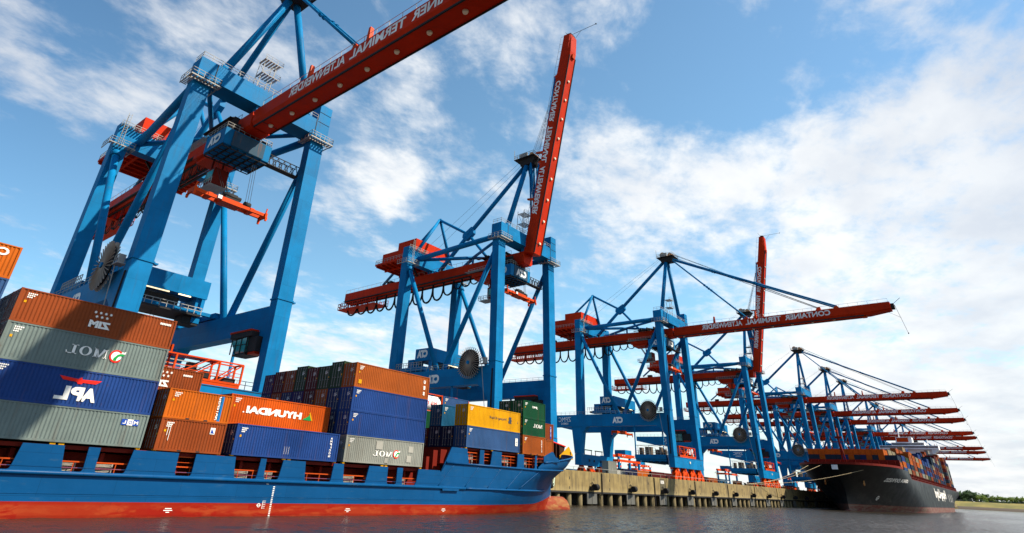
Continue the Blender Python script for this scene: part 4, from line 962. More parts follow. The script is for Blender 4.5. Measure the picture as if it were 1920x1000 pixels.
letters(o, "lettering", f, [WHITE, SIGNRED])
o = container(10.04, YS, Z1[2] + .004, 12.192, 2.81, C_GREY, "grey container with wide serif lettering and a round red and green crest")
def f(g): serif_mol(g, 14.47, 17.45, 11.72, 12.45, TXY); crest(g, 18.15, 12.05, .52, TXY)
letters(o, "lettering", f, [WHITE, SIGNRED, GREEN])
o = container(10.04, YS, Z1[3] + .004, 12.192, 2.59, C_BROWN, "rust brown container with seven white stars, topmost of the left stack")
def f(g):
    stars(g, 15.35, 16.95, 15.28, .34, TXY); mtext(g, "ZIM", 16.98, 14.02, 1.66, .58, .06)
    for k in range(7): g.box(20.83 + k * .14, 20.94 + k * .14, TXY - .006, TXY, 15.40, 15.58)
letters(o, "lettering", f, WHITE)
for r in range(1, 5): fillrow(10.04, 12.192, r, Z1[2:], [[C_MAR, C_NAVY], [C_BROWN, C_DKB], [C_NAVY, C_MAR], [C_DKB, C_BROWN]][r - 1], "behind the star-marked brown one", 2)
block(10.04, 12.192, 1, 8, Z1[0], Z1[2], C_NAVY, "inner containers hidden low behind the tall left stack"); block(10.04, 12.192, 5, 8, Z1[2], Z1[4], C_MAR, "innermost containers hidden behind the tall left stack")
# --- bay 2, 20 foot
o = container(23.32, YS, 5.064, 6.058, 2.64, C_BROWN, "short brown container with a small square emblem, under the orange one")
letters(o, "lettering", lambda g: (g.box(27.9, 28.35, TXY - .006, TXY, 6.7, 7.25), setattr(g, 'cur', 1), g.add([(27.95, TXY - .012, 6.76), (28.3, TXY - .012, 6.76), (28.0, TXY - .012, 7.2)], [(0, 1, 2)]), setattr(g, 'cur', 0), g.box(24.25, 24.29, TXY - .004, TXY, 5.9, 7.3), g.box(24.05, 24.09, TXY - .004, TXY, 6.3, 7.3)), [WHITE, DBLUE])
o = container(23.32, YS, 7.72, 6.058, 2.50, C_ORG, "short orange container with a vertical blue and white lettered strip")
def f(g):
    g.box(28.22, 28.52, TXY - .004, TXY, 7.85, 10.05); g.cur = 1
    g.text("GENSTAR", (28.02, TXY - .004, 10.02), (0, 0, -1), (-1, 0, 0), 2.1, -.30, .02)
letters(o, "lettering", f, [LBLUE, WHITE])
for r in (1, 2): fillrow(23.32, 6.058, r, [5.06, 7.7, 10.2], [C_MAR, C_NAVY], "beside the short orange one")
block(23.32, 6.058, 3, 8, 5.06, 10.36, C_MAR, "inner short containers hidden behind the short orange one")
o = container(23.32, YS + 7.5, 10.37, 6.058, 2.59, C_BROWN, "short rust brown container with stars and letters standing one tier higher behind the orange one")
def f(g):
    y = YS + 7.5 + .012; stars(g, 24.5, 26.3, 12.45, .36, y); mtext(g, "ZIM", 26.1, 11.05, 1.75, .62, .06, y)
    for k in range(5): g.box(27.3 + k * .2, 27.45 + k * .2, y - .006, y, 12.30, 12.48)
letters(o, "lettering", f, WHITE)
# --- bay 3
o = container(30.44, YS, 5.104, 12.192, 2.80, C_BLUE, "blue container with small vertical white lettering at its right end, below the bright orange one")
def f(g):
    for k, c in enumerate("AMFICON"): mtext(g, c, 41.72, 7.28 - k * .295, .09 if c == "I" else .24, .21, .03)
    for k in range(3): g.box(36.0 + .25 * k, 36.02 + .25 * k, TXY - .004, TXY, 5.5, 6.2)
letters(o, "lettering", f, WHITE)
fillrow(30.44, 12.192, 1, [5.1, 7.91], [C_NAVY], "under the bright orange container")
o = container(30.44, YS + 2.5, 7.93, 12.192, 2.86, C_HYU, "bright orange container with large white letters and a green triangle, set back one row")
def f(g):
    y = YS + 2.5 + .012; g.cur = 0
    mtext(g, "HYUNDAI", 38.95, 9.12, 6.6, .70, .055, y); mtext(g, ".", 32.15, 9.12, .18, .14, .03, y)
    g.cur = 1; g.add([(a, y, c) for a, c in ((39.15, 9.12), (40.25, 9.12), (39.95, 9.75), (39.75, 9.45), (39.65, 9.5), (39.5, 9.3), (39.4, 9.35))], [tuple(range(7))])
    g.cur = 2; g.add([(a, y, c) for a, c in ((40.28, 9.12), (40.45, 9.12), (40.0, 10.0), (39.88, 9.85))], [(0, 1, 2, 3)])
letters(o, "lettering", f, [WHITE, GREEN, YEL])
block(30.44, 12.192, 2, 8, 5.1, 10.3, C_NAVY, "inner containers hidden behind the bright orange one with a triangle")
# --- bay 4
o = container(43.54, YS, 5.194, 12.192, 2.76, C_LGREY, "light grey patched container with serif lettering and round crest, below two blue ones")
def f(g):
    serif_mol(g, 47.75, 50.65, 6.02, 6.62, TXY); crest(g, 51.25, 6.38, .46, TXY)
    g.cur = 3
    for a, c, e, h_ in ((48.0, 49.0, 6.75, 7.65), (53.2, 54.0, 6.7, 7.4), (53.0, 53.8, 5.6, 6.35), (49.5, 50.0, 5.3, 5.9)): g.add([(a, TXY - .002, e), (c, TXY - .002, e), (c, TXY - .002, h_), (a, TXY - .002, h_)], [(0, 1, 2, 3)])
letters(o, "lettering", f, [WHITE, SIGNRED, GREEN, paint("patch_primer", (0.30, 0.29, 0.25), 0.6)])
container(43.54, YS, 7.964, 12.192, 2.63, C_BLUE, "plain blue container just above the light grey one")
container(43.54, YS, 10.604, 12.192, 2.56, C_BLUE, "plain blue container just under the top brown one of the right-hand tall stack")
o = container(43.54, YS, 13.174, 12.192, 2.77, C_RBR, "long rust orange container on top of the two blue ones")
def f(g):
    for k, c in enumerate("UES"): mtext(g, c, 55.05, 15.05 - .72 * k, .34, .44, .05)
    g.cur = 1; g.box(44.1, 44.55, TXY - .004, TXY, 13.6, 14.05)
letters(o, "lettering", f, [WHITE, YEL])
t4 = [0, C_DGR, C_DGR, C_MAR, C_DGR, C_BROWN, C_MAR, C_PUR]; t3 = [0, C_DKB, C_RBR, C_MAR, C_PUR, C_DKB, C_BROWN, C_DKB]; t2 = [0, C_DKB, C_DKB, C_NAVY, C_MAR, C_DKB, C_NAVY, C_MAR]
for r in range(1, 8):
    top = 15.95 + (.33 if r in (1, 4) else 0.0) - (.25 if r == 7 else 0)
    fillrow(43.54, 12.192, r, [7.96, 10.6, 13.17, top], [t2[r], t3[r], t4[r]], "beside the long rust orange one", 1)
block(43.54, 12.192, 1, 8, 5.19, 7.95, C_NAVY, "lowest inner containers hidden behind the light grey patched one")
# --- bay 5 on the raised foredeck
o = container(63.79, YS, 8.064, 12.192, 2.77, C_SLATE, "slate blue container with a white vertical tag, under the yellow one")
letters(o, "lettering", lambda g: (g.box(74.9, 75.5, TXY - .004, TXY, 8.95, 10.0), setattr(g, 'cur', 1), [mtext(g, c, 75.33, 9.68 - k * .32, .26, .22, .02, TXY - .01) for k, c in enumerate("TEX")]), [WHITE, INK])
o = container(63.79, YS, 10.854, 12.192, 2.83, C_YEL, "bright yellow container with dark lettering on the foredeck")
def f(g):
    mtext(g, "Hapag-Lloyd", 72.55, 12.15, 3.9, .46, .0)
    g.add([(a, TXY, c) for a, c in ((73.15, 11.95), (73.9, 11.95), (73.75, 12.2), (73.95, 12.35), (73.7, 12.55), (73.85, 12.8), (73.3, 12.85), (73.1, 12.6), (73.3, 12.45), (73.05, 12.2))], [tuple(range(10))])
    for z_ in (12.2,): g.add([(75.35, TXY, z_ - .1), (75.5, TXY, z_ - .1), (75.45, TXY, z_ + .4)], [(0, 1, 2)])
letters(o, "lettering", f, INK)
fillrow(63.79, 12.192, 1, [8.06, 10.83], [C_NAVY], "behind the yellow container")
fillrow(63.79, 12.192, 2, [8.06, 10.83], [C_NAVY], "behind the yellow container")
container(63.79, YS + 5.0, 10.84, 12.192, 2.93, C_TEAL, "teal blue container between the yellow one and the tank container")
fillrow(63.79, 12.192, 3, [8.06, 10.6], [C_MAR], "behind the yellow container")
o = container(62.75, YS + 10, 8.06, 6.058, 2.58, C_RBR, "rust orange container end under the green one below the tank"); o = container(62.75, YS + 10, 10.65, 6.058, 2.58, C_GRN, "green container right under the white tank container")
tk = thing("tank_container", (62.75, YS + 10, 13.24), "white cylindrical tank container in a red frame above the green container", "tank container")
g = MB(); g.tube((.25, 1.22, 1.3), (5.8, 1.22, 1.3), 1.1, 28); g.build("tank", WHITEP, tk)
g = MB()
for a in (0, 5.9):
    for c in (0, 2.28): g.box(a, a + .16, c, c + .16, 0, 2.59)
    for e in (0, 2.43): g.box(a + .01, a + .15, .161, 2.279, e, e + .16)
for c in (0.01, 2.29):
    for e in (.01, 2.44): g.box(.161, 5.899, c, c + .12, e, e + .12)
g.build("frame", ORANGE, tk)
g = MB()
for k in (1.6, 4.2): g.tube((k, 1.22, 1.3), (k + .06, 1.22, 1.3), 1.115, 28)
g.build("strap", GREY, tk)
g = MB()
for k, c in enumerate("HOYER"): g.text(c, (4.9 - k * .78, .10, 1.0), (-1, 0, 0), (0, 0, 1), .5, .5, .03)
g.build("lettering", SIGNRED, tk)
container(68.95, YS + 10, 8.06, 6.058, 2.58, C_NAVY, "navy container deep below the slate blue one behind the yellow container"); container(68.95, YS + 10, 10.65, 6.058, 2.58, C_DKB, "dark blue container below the slate blue one behind the yellow container")
container(68.95, YS + 10, 13.24, 6.058, 2.58, C_SLATE, "slate blue container beside the tank, rising behind the yellow one")
# --- bay 6 and 7
o = container(76.8, YS, 8.014, 6.058, 2.67, C_RBR, "rust orange short container lowest in the foremost stack")
letters(o, "lettering", lambda g: [mtext(g, c, 82.0, 10.05 - k * .26, .24, .19, .03) for k, c in enumerate("GENSTAR")], WHITE)
o = container(76.8, YS, 10.694, 6.058, 2.53, C_GRN, "green short container with white serif lettering, middle of the foremost stack")
letters(o, "lettering", lambda g: serif_mol(g, 79.55, 82.05, 11.95, 12.5, TXY), WHITE)
o = container(76.8, YS, 13.234, 6.058, 2.55, C_GRN, "green short container topmost in the foremost stack")
letters(o, "lettering", lambda g: mtext(g, "JMC", 80.65, 14.75, 1.45, .38, .05), WHITE)
fillrow(76.8, 6.058, 1, [8.01, 10.69, 13.23, 15.79], [C_NAVY, C_DGR, C_DGR], "in the foremost stack")
block(76.8, 6.058, 2, 7, 8.01, 10.69, C_NAVY, "inner containers hidden behind the foremost green stack")
o = container(82.95, YS + 2.5, 8.014, 6.058, 2.67, C_RBR, "rust orange short container at the front of the stacks, behind the bulwark tip")
o = container(82.95, YS + 2.5, 10.694, 6.058, 2.6, C_BROWN, "brown short container with a vertical blue strip, at the very front of the stacks")
letters(o, "lettering", lambda g: (g.box(88.0, 88.35, YS + 2.508, YS + 2.512, 10.95, 12.9), setattr(g, 'cur', 1), [mtext(g, c, 88.28, 12.65 - k * .26, .2, .17, .02, YS + 2.502) for k, c in enumerate("TRITON")]), [DBLUE, WHITE])
block(82.95, 6.058, 2, 6, 8.01, 10.69, C_NAVY, "inner containers hidden behind the foremost brown one")

# ---------------------------------------------------------------- the blue container ship
YC, F = -12.6, 10.6
def hb1(x, z):
    zc_ = max(-4, min(9.5, z))
    xs = 56 + 26 * max(0, min(1, (zc_ + 1) / 7.5)) ** 0.9
    xe = xe1(z)
    t = max(0, min(1, (x - xs) / (xe - xs)))
    p = 1.75 + .6 * max(0, min(1, (zc_ - 4.5) / 3)); q = 1.0 - .32 * max(0, min(1, (zc_ - 5) / 2.5))
    return F * (1 - t ** p) ** q
def xe1(z):
    pts = [(-4, 99.4), (0, 99.5), (2.1, 100), (3.4, 100.2), (5.0, 100.3), (6.3, 100.4), (7.7, 101.0), (8.2, 102.3), (9.1, 103), (10.5, 103.3)]
    for (a, b_), (c, d) in zip(pts, pts[1:]):
        if z <= c: return b_ + (d - b_) * (z - a) / (c - a)
    return pts[-1][1]
ship = thing("container_ship", (40, YC, 0), "blue container ship with red bottom and bulbous bow moored in front of the quay", "container ship")
SO = (40, YC, 0)
g = MB(); zs = [-3, -1.2, -.4, 0, .4, .8, 1.08, 1.4, 1.8, 2.2, 2.6, 3.05]; xs = [-42, -38, -30] + [-20 + 4 * i for i in range(19)] + [54, 57, 60, 63, 66, 69, 72, 75, 78, 81]
for sd in (-1, 1):
    o = len(g.v); k = len(zs)
    for x in xs:
        for z in zs: g.v.append((x, YC + sd * hb1(x, z) * (1 if x > -40 else .97), z))
    for i in range(len(xs) - 1):
        for j in range(k - 1):
            q = (o + i * k + j, o + (i + 1) * k + j, o + (i + 1) * k + j + 1, o + i * k + j + 1); g.face(q if sd < 0 else q[::-1], True)
    # flared bow
    o = len(g.v); zb = zs + [3.6, 4.2, 4.9, 5.6, 6.3, 7.05, 7.7, 8.4, 9.1]; k = len(zb); ns = 26
    for i in range(ns + 1):
        for j, z in enumerate(zb):
            s = 1 - (1 - i / ns) ** 1.35; x = 81 + (xe1(z) - 81) * s; zz = z
            if z > 6.3:
                zt = 7.0 + 2.15 * min(1, max(0, (x - 82.5) / 20)) if x > 82.4 else 6.3 + .7 * max(0, (x - 81) / 1.4)
                zz = 6.3 + (zt - 6.3) * (j - zb.index(6.3)) / 3.999 if j > zb.index(6.3) else z
                zz = 6.3 + (zt - 6.3) * (j - zb.index(6.3)) / (k - 1 - zb.index(6.3)); x = 81 + (xe1(zz) - 81) * s
            g.v.append((x, YC + sd * hb1(x, zz), zz))
    for i in range(ns):
        for j in range(k - 1):
            q = (o + i * k + j, o + (i + 1) * k + j, o + (i + 1) * k + j + 1, o + i * k + j + 1); g.face(q if sd < 0 else q[::-1], True)
g.prism([(YC - F * .97, 0.0), (YC + F * .97, 0.0), (YC + F * .97, 3.05), (YC - F * .97, 3.05)], 0, -41.9, -41.6)
hull = g.build("hull", HULLB, ship, SO)
g = MB(); n, mm = 22, 14; o = len(g.v)                          # bulbous bow
for i in range(n + 1):
    u = i / n; xx = 92 + 13.5 * (1 - (1 - u) ** 1.7); v_ = max(0, (xx - 103.1) / 2.4); rr = max(0, 1 - v_ ** 2.3) ** .5
    cz_ = -.15; ry = 1.75 * rr; rz = 2.3 * rr
    for k in range(mm): a = 2 * math.pi * k / mm; g.v.append((xx, YC + ry * math.cos(a), cz_ + rz * math.sin(a)))
for i in range(n):
    for k in range(mm): g.face((o + i * mm + k, o + i * mm + (k + 1) % mm, o + (i + 1) * mm + (k + 1) % mm, o + (i + 1) * mm + k), True)
g.build("bulbous_bow", hull_mat("bulb_red_paint", (0.20, 0.022, 0.007), (0.21, 0.026, 0.008), 9.0), ship, SO)
# upper side plating and bulwark pillars on the near and far sides
def pill(g, pts, y): g.prism(pts, 1, y, y + .14); g.build('bulwark_plate', HULLB, ship, SO); g.v, g.f, g.mi, g.sm = [], [], [], []
def bulwark(sd):
    y = YC + sd * F - (.07 if sd > 0 else .0) + (-.004 if sd < 0 else 0)
    g = MB()
    ops = [(10.9, 11.1, 13.70, 13.92), (16.68, 16.95, 18.46, 18.39), (19.26, 19.29, 21.6, 21.8), (25.59, 25.66, 27.14, 27.15), (30.97, 31.17, 33.55, 33.65), (34.26, 34.3, 35.95, 36.17), (38.79, 38.98, 42.3, 42.4), (43.74, 43.9, 47.07, 47.36), (50.19, 50.23, 51.72, 51.7), (52.61, 52.62, 55.0, 55.2)]
    ops = [(-33, -32.8, -30, -29.8), (-24, -23.8, -20.5, -20.2), (-14, -13.8, -11, -10.8), (-4, -3.8, -.8, -.6), (5.2, 5.3, 8.2, 8.3)] + ops
    zb_, zt_ = 3.06, 4.96
    prev = (-40, -40)
    for (lt, lb_, rb, rt) in ops + [None or (None,) * 4]:
        if lt is None: break
        pill(g, [(prev[1], zt_), (prev[0], zb_ + .35), (prev[0] - .08, zb_ + .15), (prev[0] - .35, zb_), (lb_ + .35, zb_), (lb_ + .08, zb_ + .15), (lb_, zb_ + .35), (lt, zt_)], y); prev = (rb, rt)
    pill(g, [(55.2, zt_), (55.0, zb_ + .5), (54.8, zb_ + .15), (54.4, zb_), (60.2, zb_), (60.2, 6.2), (59.2, 4.72), (59.05, zt_)], y)
    n_ = 12; zz_ = [3.05, 3.8, 4.6, 5.4, 5.98]
    for i in range(n_ + 1):
        x = 60.2 + 20.8 * i / n_
        for z in zz_: g.v.append((x, YC + sd * hb1(x, z), z))
    for i in range(n_):
        for j in range(4):
            q = (i * 5 + j, i * 5 + 5 + j, i * 5 + 6 + j, i * 5 + 1 + j); g.face(q if sd < 0 else q[::-1], True)
    g.build('flare_plate', HULLB, ship, SO); g.v, g.f, g.mi, g.sm = [], [], [], []
    pill(g, [(59.2, 4.72), (60.2, 5.981), (64.55, 5.981), (64.1, 7.88), (61.0, 7.86)], y)
    for (lb_, lt, rt, rb) in ((66.78, 66.83, 67.73, 67.76), (69.25, 69.55, 71.72, 71.76), (75.5, 75.62, 77.18, 77.23), (80.05, 80.15, 80.6, 80.6)):
        pill(g, [(lb_ - .2, 5.981), (lb_, 6.2), (lt, 7.9), (rt, 7.9), (rb, 6.2), (rb + .2, 5.981)], y)
    pill(g, [(80.9, 5.981), (81.5, 6.15), (82.54, 7.1), (82.5, 7.9), (84.9, 8.75), (85.2, 8.72), (85.9, 8.0), (86.5, 7.9), (87.2, 7.35), (82.6, 7.0), (81.3, 5.981)], y)
bulwark(-1); bulwark(1)
g = MB()
y = YC - F
g.tube((-40, y - .06, 3.0), (64, y - .06, 3.0), .17, 10); g.tube((60.1, y - .06, 5.92), (81.5, y - .06, 5.92), .14, 10)
pts = []
for i in range(24):
    x = 81.5 + (97.0 - 81.5) * i / 23; zz = 5.92 + .45 * i / 23; pts.append((x, YC - hb1(x, zz) - .05, zz))
g.path(pts, .13, 8)
pts = []
for i in range(16):
    x = 63.9 + 26 * i / 15; zz = 3.0; pts.append((x, YC - hb1(x, zz) - .06, zz))
g.path(pts, .14, 8)
pts = []
for i in range(30):
    x = 82.5 + (xe1(9.1) - .06 - 82.5) * (1 - (1 - i / 29) ** 1.8); zz = 7.0 + 2.15 * min(1, max(0, (x - 82.5) / 20)); pts.append((x, YC - hb1(x, zz) - .03, zz + .02))
g.path(pts, .13, 8); g.path([(p[0], 2 * YC - p[1], p[2]) for p in pts], .13, 8)
for a, c in ((61.77, 58.79), (66.76, 63.92), (71.83, 68.65), (76.91, 72.98), (81.62, 76.69)): g.path([(a + (c - a) * k / 6, YC - hb1(a + (c - a) * k / 6, 5.85 - 2.75 * k / 6) - .02, 5.85 - 2.75 * k / 6) for k in range(7)], .05, 5)
g.box(59.5, 62.6, y - .26, y - .1, 2.68, 2.95); g.box(-40, 60, y - .025, y + .01, 1.60, 1.635); g.box(-40, 60, y - .03, y - .005, 3.42, 3.45)
g.build("rubbing_strake", HULLB, ship, SO)
g = MB()                                                        # draught marks, load line and stem figures
for k in range(17): g.box(35.56, 35.74, y - .012, y - .003, 2.48 - k * .155, 2.56 - k * .155)
for k in range(22):
    a, c = 2 * math.pi * k / 22, 2 * math.pi * (k + 1) / 22
    g.add([(34.35 + r_ * math.cos(q), y - .012, .92 + r_ * math.sin(q)) for r_, q in ((.17, a), (.17, c), (.125, c), (.125, a))], [(0, 1, 2, 3)])
g.box(34.12, 34.58, y - .016, y - .008, .90, .945); g.box(34.72, 34.76, y - .012, y - .003, .62, 1.30)
for k in range(5): g.box(34.77, 35.05, y - .012, y - .003, .66 + k * .15, .69 + k * .15)
g.box(34.75, 35.02, y - .012, y - .003, 2.72, 2.77)
for x in (25.9, 45.1, 60.2):
    for k, wd in enumerate((.55, .75, .3)): g.box(x - wd / 2, x + wd / 2, y - .012, y - .003, .60 - k * .14, .66 - k * .14)
for k in range(9): zq = .5 + k * .2; xq = 99.3 - .55 * k * .15; g.box(xq, xq + .14, YC - hb1(xq, zq) - .10, YC - hb1(xq, zq) - .02, zq, zq + .09)
g.build("hull_marks", WHITE, ship, SO)
# decks, hatch coamings, rails
g = MB(); g.box(-40, 60, YC - F + .16, YC + F - .16, 2.2, 2.35); g.box(-38, 56.5, YC - F + 2.3, YC + F - 2.3, 2.36, 4.55); g.box(-38, 56.2, YC - F + .5, YC + F - .5, 4.7, 5.0)
g.box(61.2, 76.0, YC - F + 2.2, YC + F - 2.2, 3.2, 5.7); g.box(61.2, 82.0, YC - F + 2.2, YC + F - 2.2, 5.91, 7.6); g.box(63.2, 89.4, YC - F + 1.9 + .5, YC + F - 2.4, 7.62, 7.98); g.box(63.2, 82.8, YC - F + .4, YC - F + 2.3, 7.72, 7.96)
g.box(60.9, 82, YC - F + .2, YC + F - .2, 5.75, 5.9)
for i in range(30): g.box(-36 + 3.1 * i, -35.7 + 3.1 * i, YC - F + 1.2, YC - F + 2.28, 2.36, 4.6)
for i in range(7): g.box(62.5 + 3.1 * i, 62.8 + 3.1 * i, YC - F + 1.2, YC - F + 2.18, 5.92, 7.6)
g.box(56.8, 60.8, YC - F + 3.0, YC + F - 3, 2.36, 3.6); g.box(57.4, 57.9, YC - F + 1, YC - F + 1.5, 2.36, 6.5); g.box(59.6, 60.4, YC - F + 2, YC - F + 4, 3.6, 7.4)
# foredeck
g.build("deck_structure", DRED, ship, SO)
g = MB(); o = len(g.v); n = 18
for i in range(n + 1):
    x = 81.5 + 25.5 * i / n; hh = hb1(x, 7.0) - .15
    g.v += [(x, YC - max(.05, hh), 7.0), (x, YC + max(.05, hh), 7.0)]
for i in range(n): g.face((o + 2 * i, o + 2 * i + 2, o + 2 * i + 3, o + 2 * i + 1))
g.build("fore_deck", DRED, ship, SO)
g = MB(); g.hexa([(93, -12.6, 7.05), (104.6, -12.2, 8.0), (104.6, -10.6, 8.0), (93, -7, 7.05), (93, -12.6, 12.3), (105.9, -12.2, 10.9), (105.9, -10.6, 10.9), (93, -7, 12.3)])
for k in range(8): g.box(94 + 1.25 * k, 94.25 + 1.25 * k, -12.95, -12.2, 8.2, 11.9 - .12 * k)
g.build("breakwater", paint("shaded_brown_steel", (0.045, 0.018, 0.012), 0.7, 0.5), ship, SO)  # shade is painted in: this brown is darker than the deck red
g = MB(); g.beam((93, -12.7, 12.36), (105.9, -12.3, 10.96), .25, .16); g.build("breakwater_rim", SIGNRED, ship, SO)

g = MB(); g.prism([(102.2, 9.1), (105.5, 10.9), (106.9, 9.45), (106.9, 8.6), (102.2, 8.6)], 1, -13.4, -13.25)
g.build("bow_bulwark", YEL, ship, SO)
g = MB(); g.beam((106.0, -13.45, 9.5), (105.85, -13.45, 10.0), .12, .12); g.tube((100.8, -12.9, 6.6), (101.6, -12.9, 6.6), .3, 10); g.tube((100.6, -14.2, 6.5), (101.0, -14.2, 6.5), .25, 10); g.build("fairlead", DARK, ship, SO)
g = MB()
for a, c, zb_ in ((-38, 56, 2.36), (63.6, 81.4, 5.95)):
    yy = YC - F + .45
    for k, r_ in ((.42, .028), (.82, .028), (1.25, .05)): g.beam((a, yy, zb_ + .25 + k), (c, yy, zb_ + .25 + k), r_ * 2, r_ * 2)
    for i in range(int((c - a) / 1.55)): g.beam((a + 1.55 * i, yy, zb_), (a + 1.55 * i, yy, zb_ + 1.5), .06, .06)
g.box(25.6, 27.2, YC - F + .4, YC - F + .46, 4.62, 4.70); g.box(25.6, 27.2, YC - F + .4, YC - F + .46, 4.2, 4.24)
g.build("deck_railing", ORAIL, ship, SO)
g = MB()
for bx, L in ((10.04, 12.19), (23.32, 6.06), (30.44, 12.19), (43.54, 12.19)):
    for e in (0, L - .3): g.box(bx + e, bx + e + .3, YC - F + .08, YC - F + .4, 5.02, 5.14)
    if L > 10: g.box(bx + L / 2 - .5, bx + L / 2 - .1, YC - F + .1, YC - F + .3, 4.98, 5.12); g.box(bx + L / 2 + .1, bx + L / 2 + .5, YC - F + .1, YC - F + .3, 4.98, 5.12)
for bx, L in ((63.79, 12.19), (76.8, 6.06)):
    for e in (0, L - .3): g.box(bx + e, bx + e + .3, YC - F + .08, YC - F + .4, 7.91, 8.04)
    g.box(bx + L / 2 - .5, bx + L / 2 - .1, YC - F + .1, YC - F + .3, 7.91, 8.02)
g.build("twistlock", YEL, ship, SO)
lbn = None
for i, (x, z_, sx) in enumerate(((12.0, 2.4, 1.4), (17.4, 2.4, 1.1), (20.0, 2.4, 1.3), (32.2, 2.4, 1.2), (35.0, 2.4, 1.0), (44.6, 2.4, 2.1), (53.2, 2.4, 1.0), (65.4, 5.95, 1.2), (73.2, 5.95, 1.6), (78.3, 5.95, 1.0))):
    if lbn is None:
        g = MB()
        for k in range(9): g.tube((-.6, -.25 + .06 * (k % 3), .72 + .075 * k), (.62, -.25 + .06 * (k % 2), .72 + .075 * k), .034, 6)
        g.box(-.62, -.55, -.3, .2, .35, 1.4); g.box(.55, .62, -.3, .2, .35, 1.4); g.box(-.6, .6, -.3, .25, .6, .68); g.box(-.62, -.5, -.28, .2, 0, .6); g.box(.5, .62, -.28, .2, 0, .6)
        lbn = g.build("lashing_rod_rack", STEEL); o = lbn
    else: o = lbn.copy(); COL.objects.link(o)
    o.location = (x, YC - F + 1.05, z_ - .0); o.scale = (sx, 1, 1)
    tag(o, "pale steel rack of lashing rods seen through a bulwark opening, %s from the left" % ["first", "second", "third", "fourth", "fifth", "sixth", "seventh", "eighth", "ninth", "tenth"][i], "lashing rack", "lashing rod racks on the blue ship's deck")
# bow mooring line
g = MB(); a = Vector((101.0, -12.2, 6.6)); c = Vector((121.5, .6, 7.3))
for e in (0, .5): g.path([a.lerp(c, t_ / 14) + Vector((e * .3, 0, -(2.6 + e * 1.2) * math.sin(math.pi * t_ / 14))) for t_ in range(15)], .06, 6)
tag(g.build("mooring_line", ROPEG), "pale slack mooring line looping from the blue bow to the quay", "rope")

# ---------------------------------------------------------------- the black container ship
Y2, F2 = -22.0, 20.2
def xe2(z):
    pts = [(-5, 317.5), (1, 316.6), (7, 316.4), (12, 311), (16, 306.6), (18, 303.5), (21, 301)]
    for (a, b_), (c, d) in zip(pts, pts[1:]):
        if z <= c: return b_ + (d - b_) * (z - a) / (c - a)
    return pts[-1][1]
def hb2(x, z):
    q = max(0, min(1, z / 18)); xs = 420 - 78 * q ** .9; xe = xe2(z)
    t = max(0, min(1, (xs - x) / (xs - xe)))
    v = F2 * (1 - t ** (1.7 + .9 * q)) ** (1.05 - .5 * q)
    if x > 560 and z < 12: v *= 1 - .55 * ((x - 560) / 106) ** 2 * (1 - z / 12)
    return v
ship2 = thing("container_ship", (480, Y2, 0), "large black container ship with white bridge moored bow-on under the far cranes", "container ship")
S2 = (480, Y2, 0)
g = MB(); zs = [-4, -1, 0, 1, 2, 2.6, 3.4, 5, 7, 9, 11, 12.8, 14.4]
zf = zs + [15.4, 16.6, 17.7]
for sd in (-1, 1):
    def strip(xsf, zl):
        o = len(g.v); k = len(zl); n_ = 0
        for xf in xsf:
            for z in zl:
                x = xf(z); g.v.append((x, Y2 + sd * hb2(x, z), z))
            n_ += 1
        for i in range(n_ - 1):
            for j in range(k - 1):
                q = (o + i * k + j, o + (i + 1) * k + j, o + (i + 1) * k + j + 1, o + i * k + j + 1); g.face(q[::-1] if sd > 0 else q, True)
    def mkb(u): return lambda z: xe2(z) + (362 - xe2(z)) * u ** 1.6
    strip([mkb(i / 30) for i in range(31)], zf)
    strip([(lambda z, q=q: q) for q in [362 + 7 * i for i in range(29)] + [570, 590, 610, 630]], zs)
    strip([(lambda z, q=q: 630 + (q) * (1 if z > 9 else max(.0, .15 + .85 * max(z, 0) / 9 - (0.0)))) for q in (0, 12, 24, 37)], zs)
    o = len(g.v); g.v += [(362, Y2 + sd * F2, 14.4), (368, Y2 + sd * F2, 14.4), (362, Y2 + sd * F2, 17.7)]; g.face((o, o + 1, o + 2))
o = len(g.v); g.v += [(667, Y2 - F2, 9), (667, Y2 + F2, 9), (667, Y2 + F2, 14.4), (667, Y2 - F2, 14.4)]; g.face((o, o + 1, o + 2, o + 3))
g.build("hull", HULLK, ship2, S2)
g = MB(); n, mm = 12, 12; o = len(g.v)
for i in range(n + 1):
    u = i / n; rr = (1 - max(0, (u - .5) / .5) ** 2.4) ** .5
    for k in range(mm): a = 2 * math.pi * k / mm; g.v.append((326 - 19 * u, Y2 + 2.4 * rr * math.cos(a), -2.6 + 3.3 * rr * math.sin(a)))
for i in range(n):
    for k in range(mm): g.face((o + i * mm + k, o + (i + 1) * mm + k, o + (i + 1) * mm + (k + 1) % mm, o + i * mm + (k + 1) % mm), True)
g.build("bulbous_bow", HULLK, ship2, S2)
g = MB()                                                        # red forecastle bulwark and breakwater
o = len(g.v)
for sd in (-1, 1):
    pr = None
    for i in range(22):
        x = xe2(17.7) + (344 - xe2(17.7)) * (i / 21) ** 1.6; p = (x, Y2 + sd * (hb2(x, 17.7) + .02)); 
        if pr: g.hexa([(pr[0], pr[1], 17.72), (p[0], p[1], 17.72), (p[0], p[1] - sd * .3, 17.72), (pr[0], pr[1] - sd * .3, 17.72), (pr[0], pr[1], 18.6), (p[0], p[1], 18.6), (p[0], p[1] - sd * .3, 18.6), (pr[0], pr[1] - sd * .3, 18.6)])
        pr = p
g.box(344, 345, Y2 - 19.6, Y2 + 18.6, 17.72, 21.6)
for k in range(12): g.box(343.2, 343.99, Y2 - 18 + 3.2 * k, Y2 - 17.7 + 3.2 * k, 17.72, 21.2)
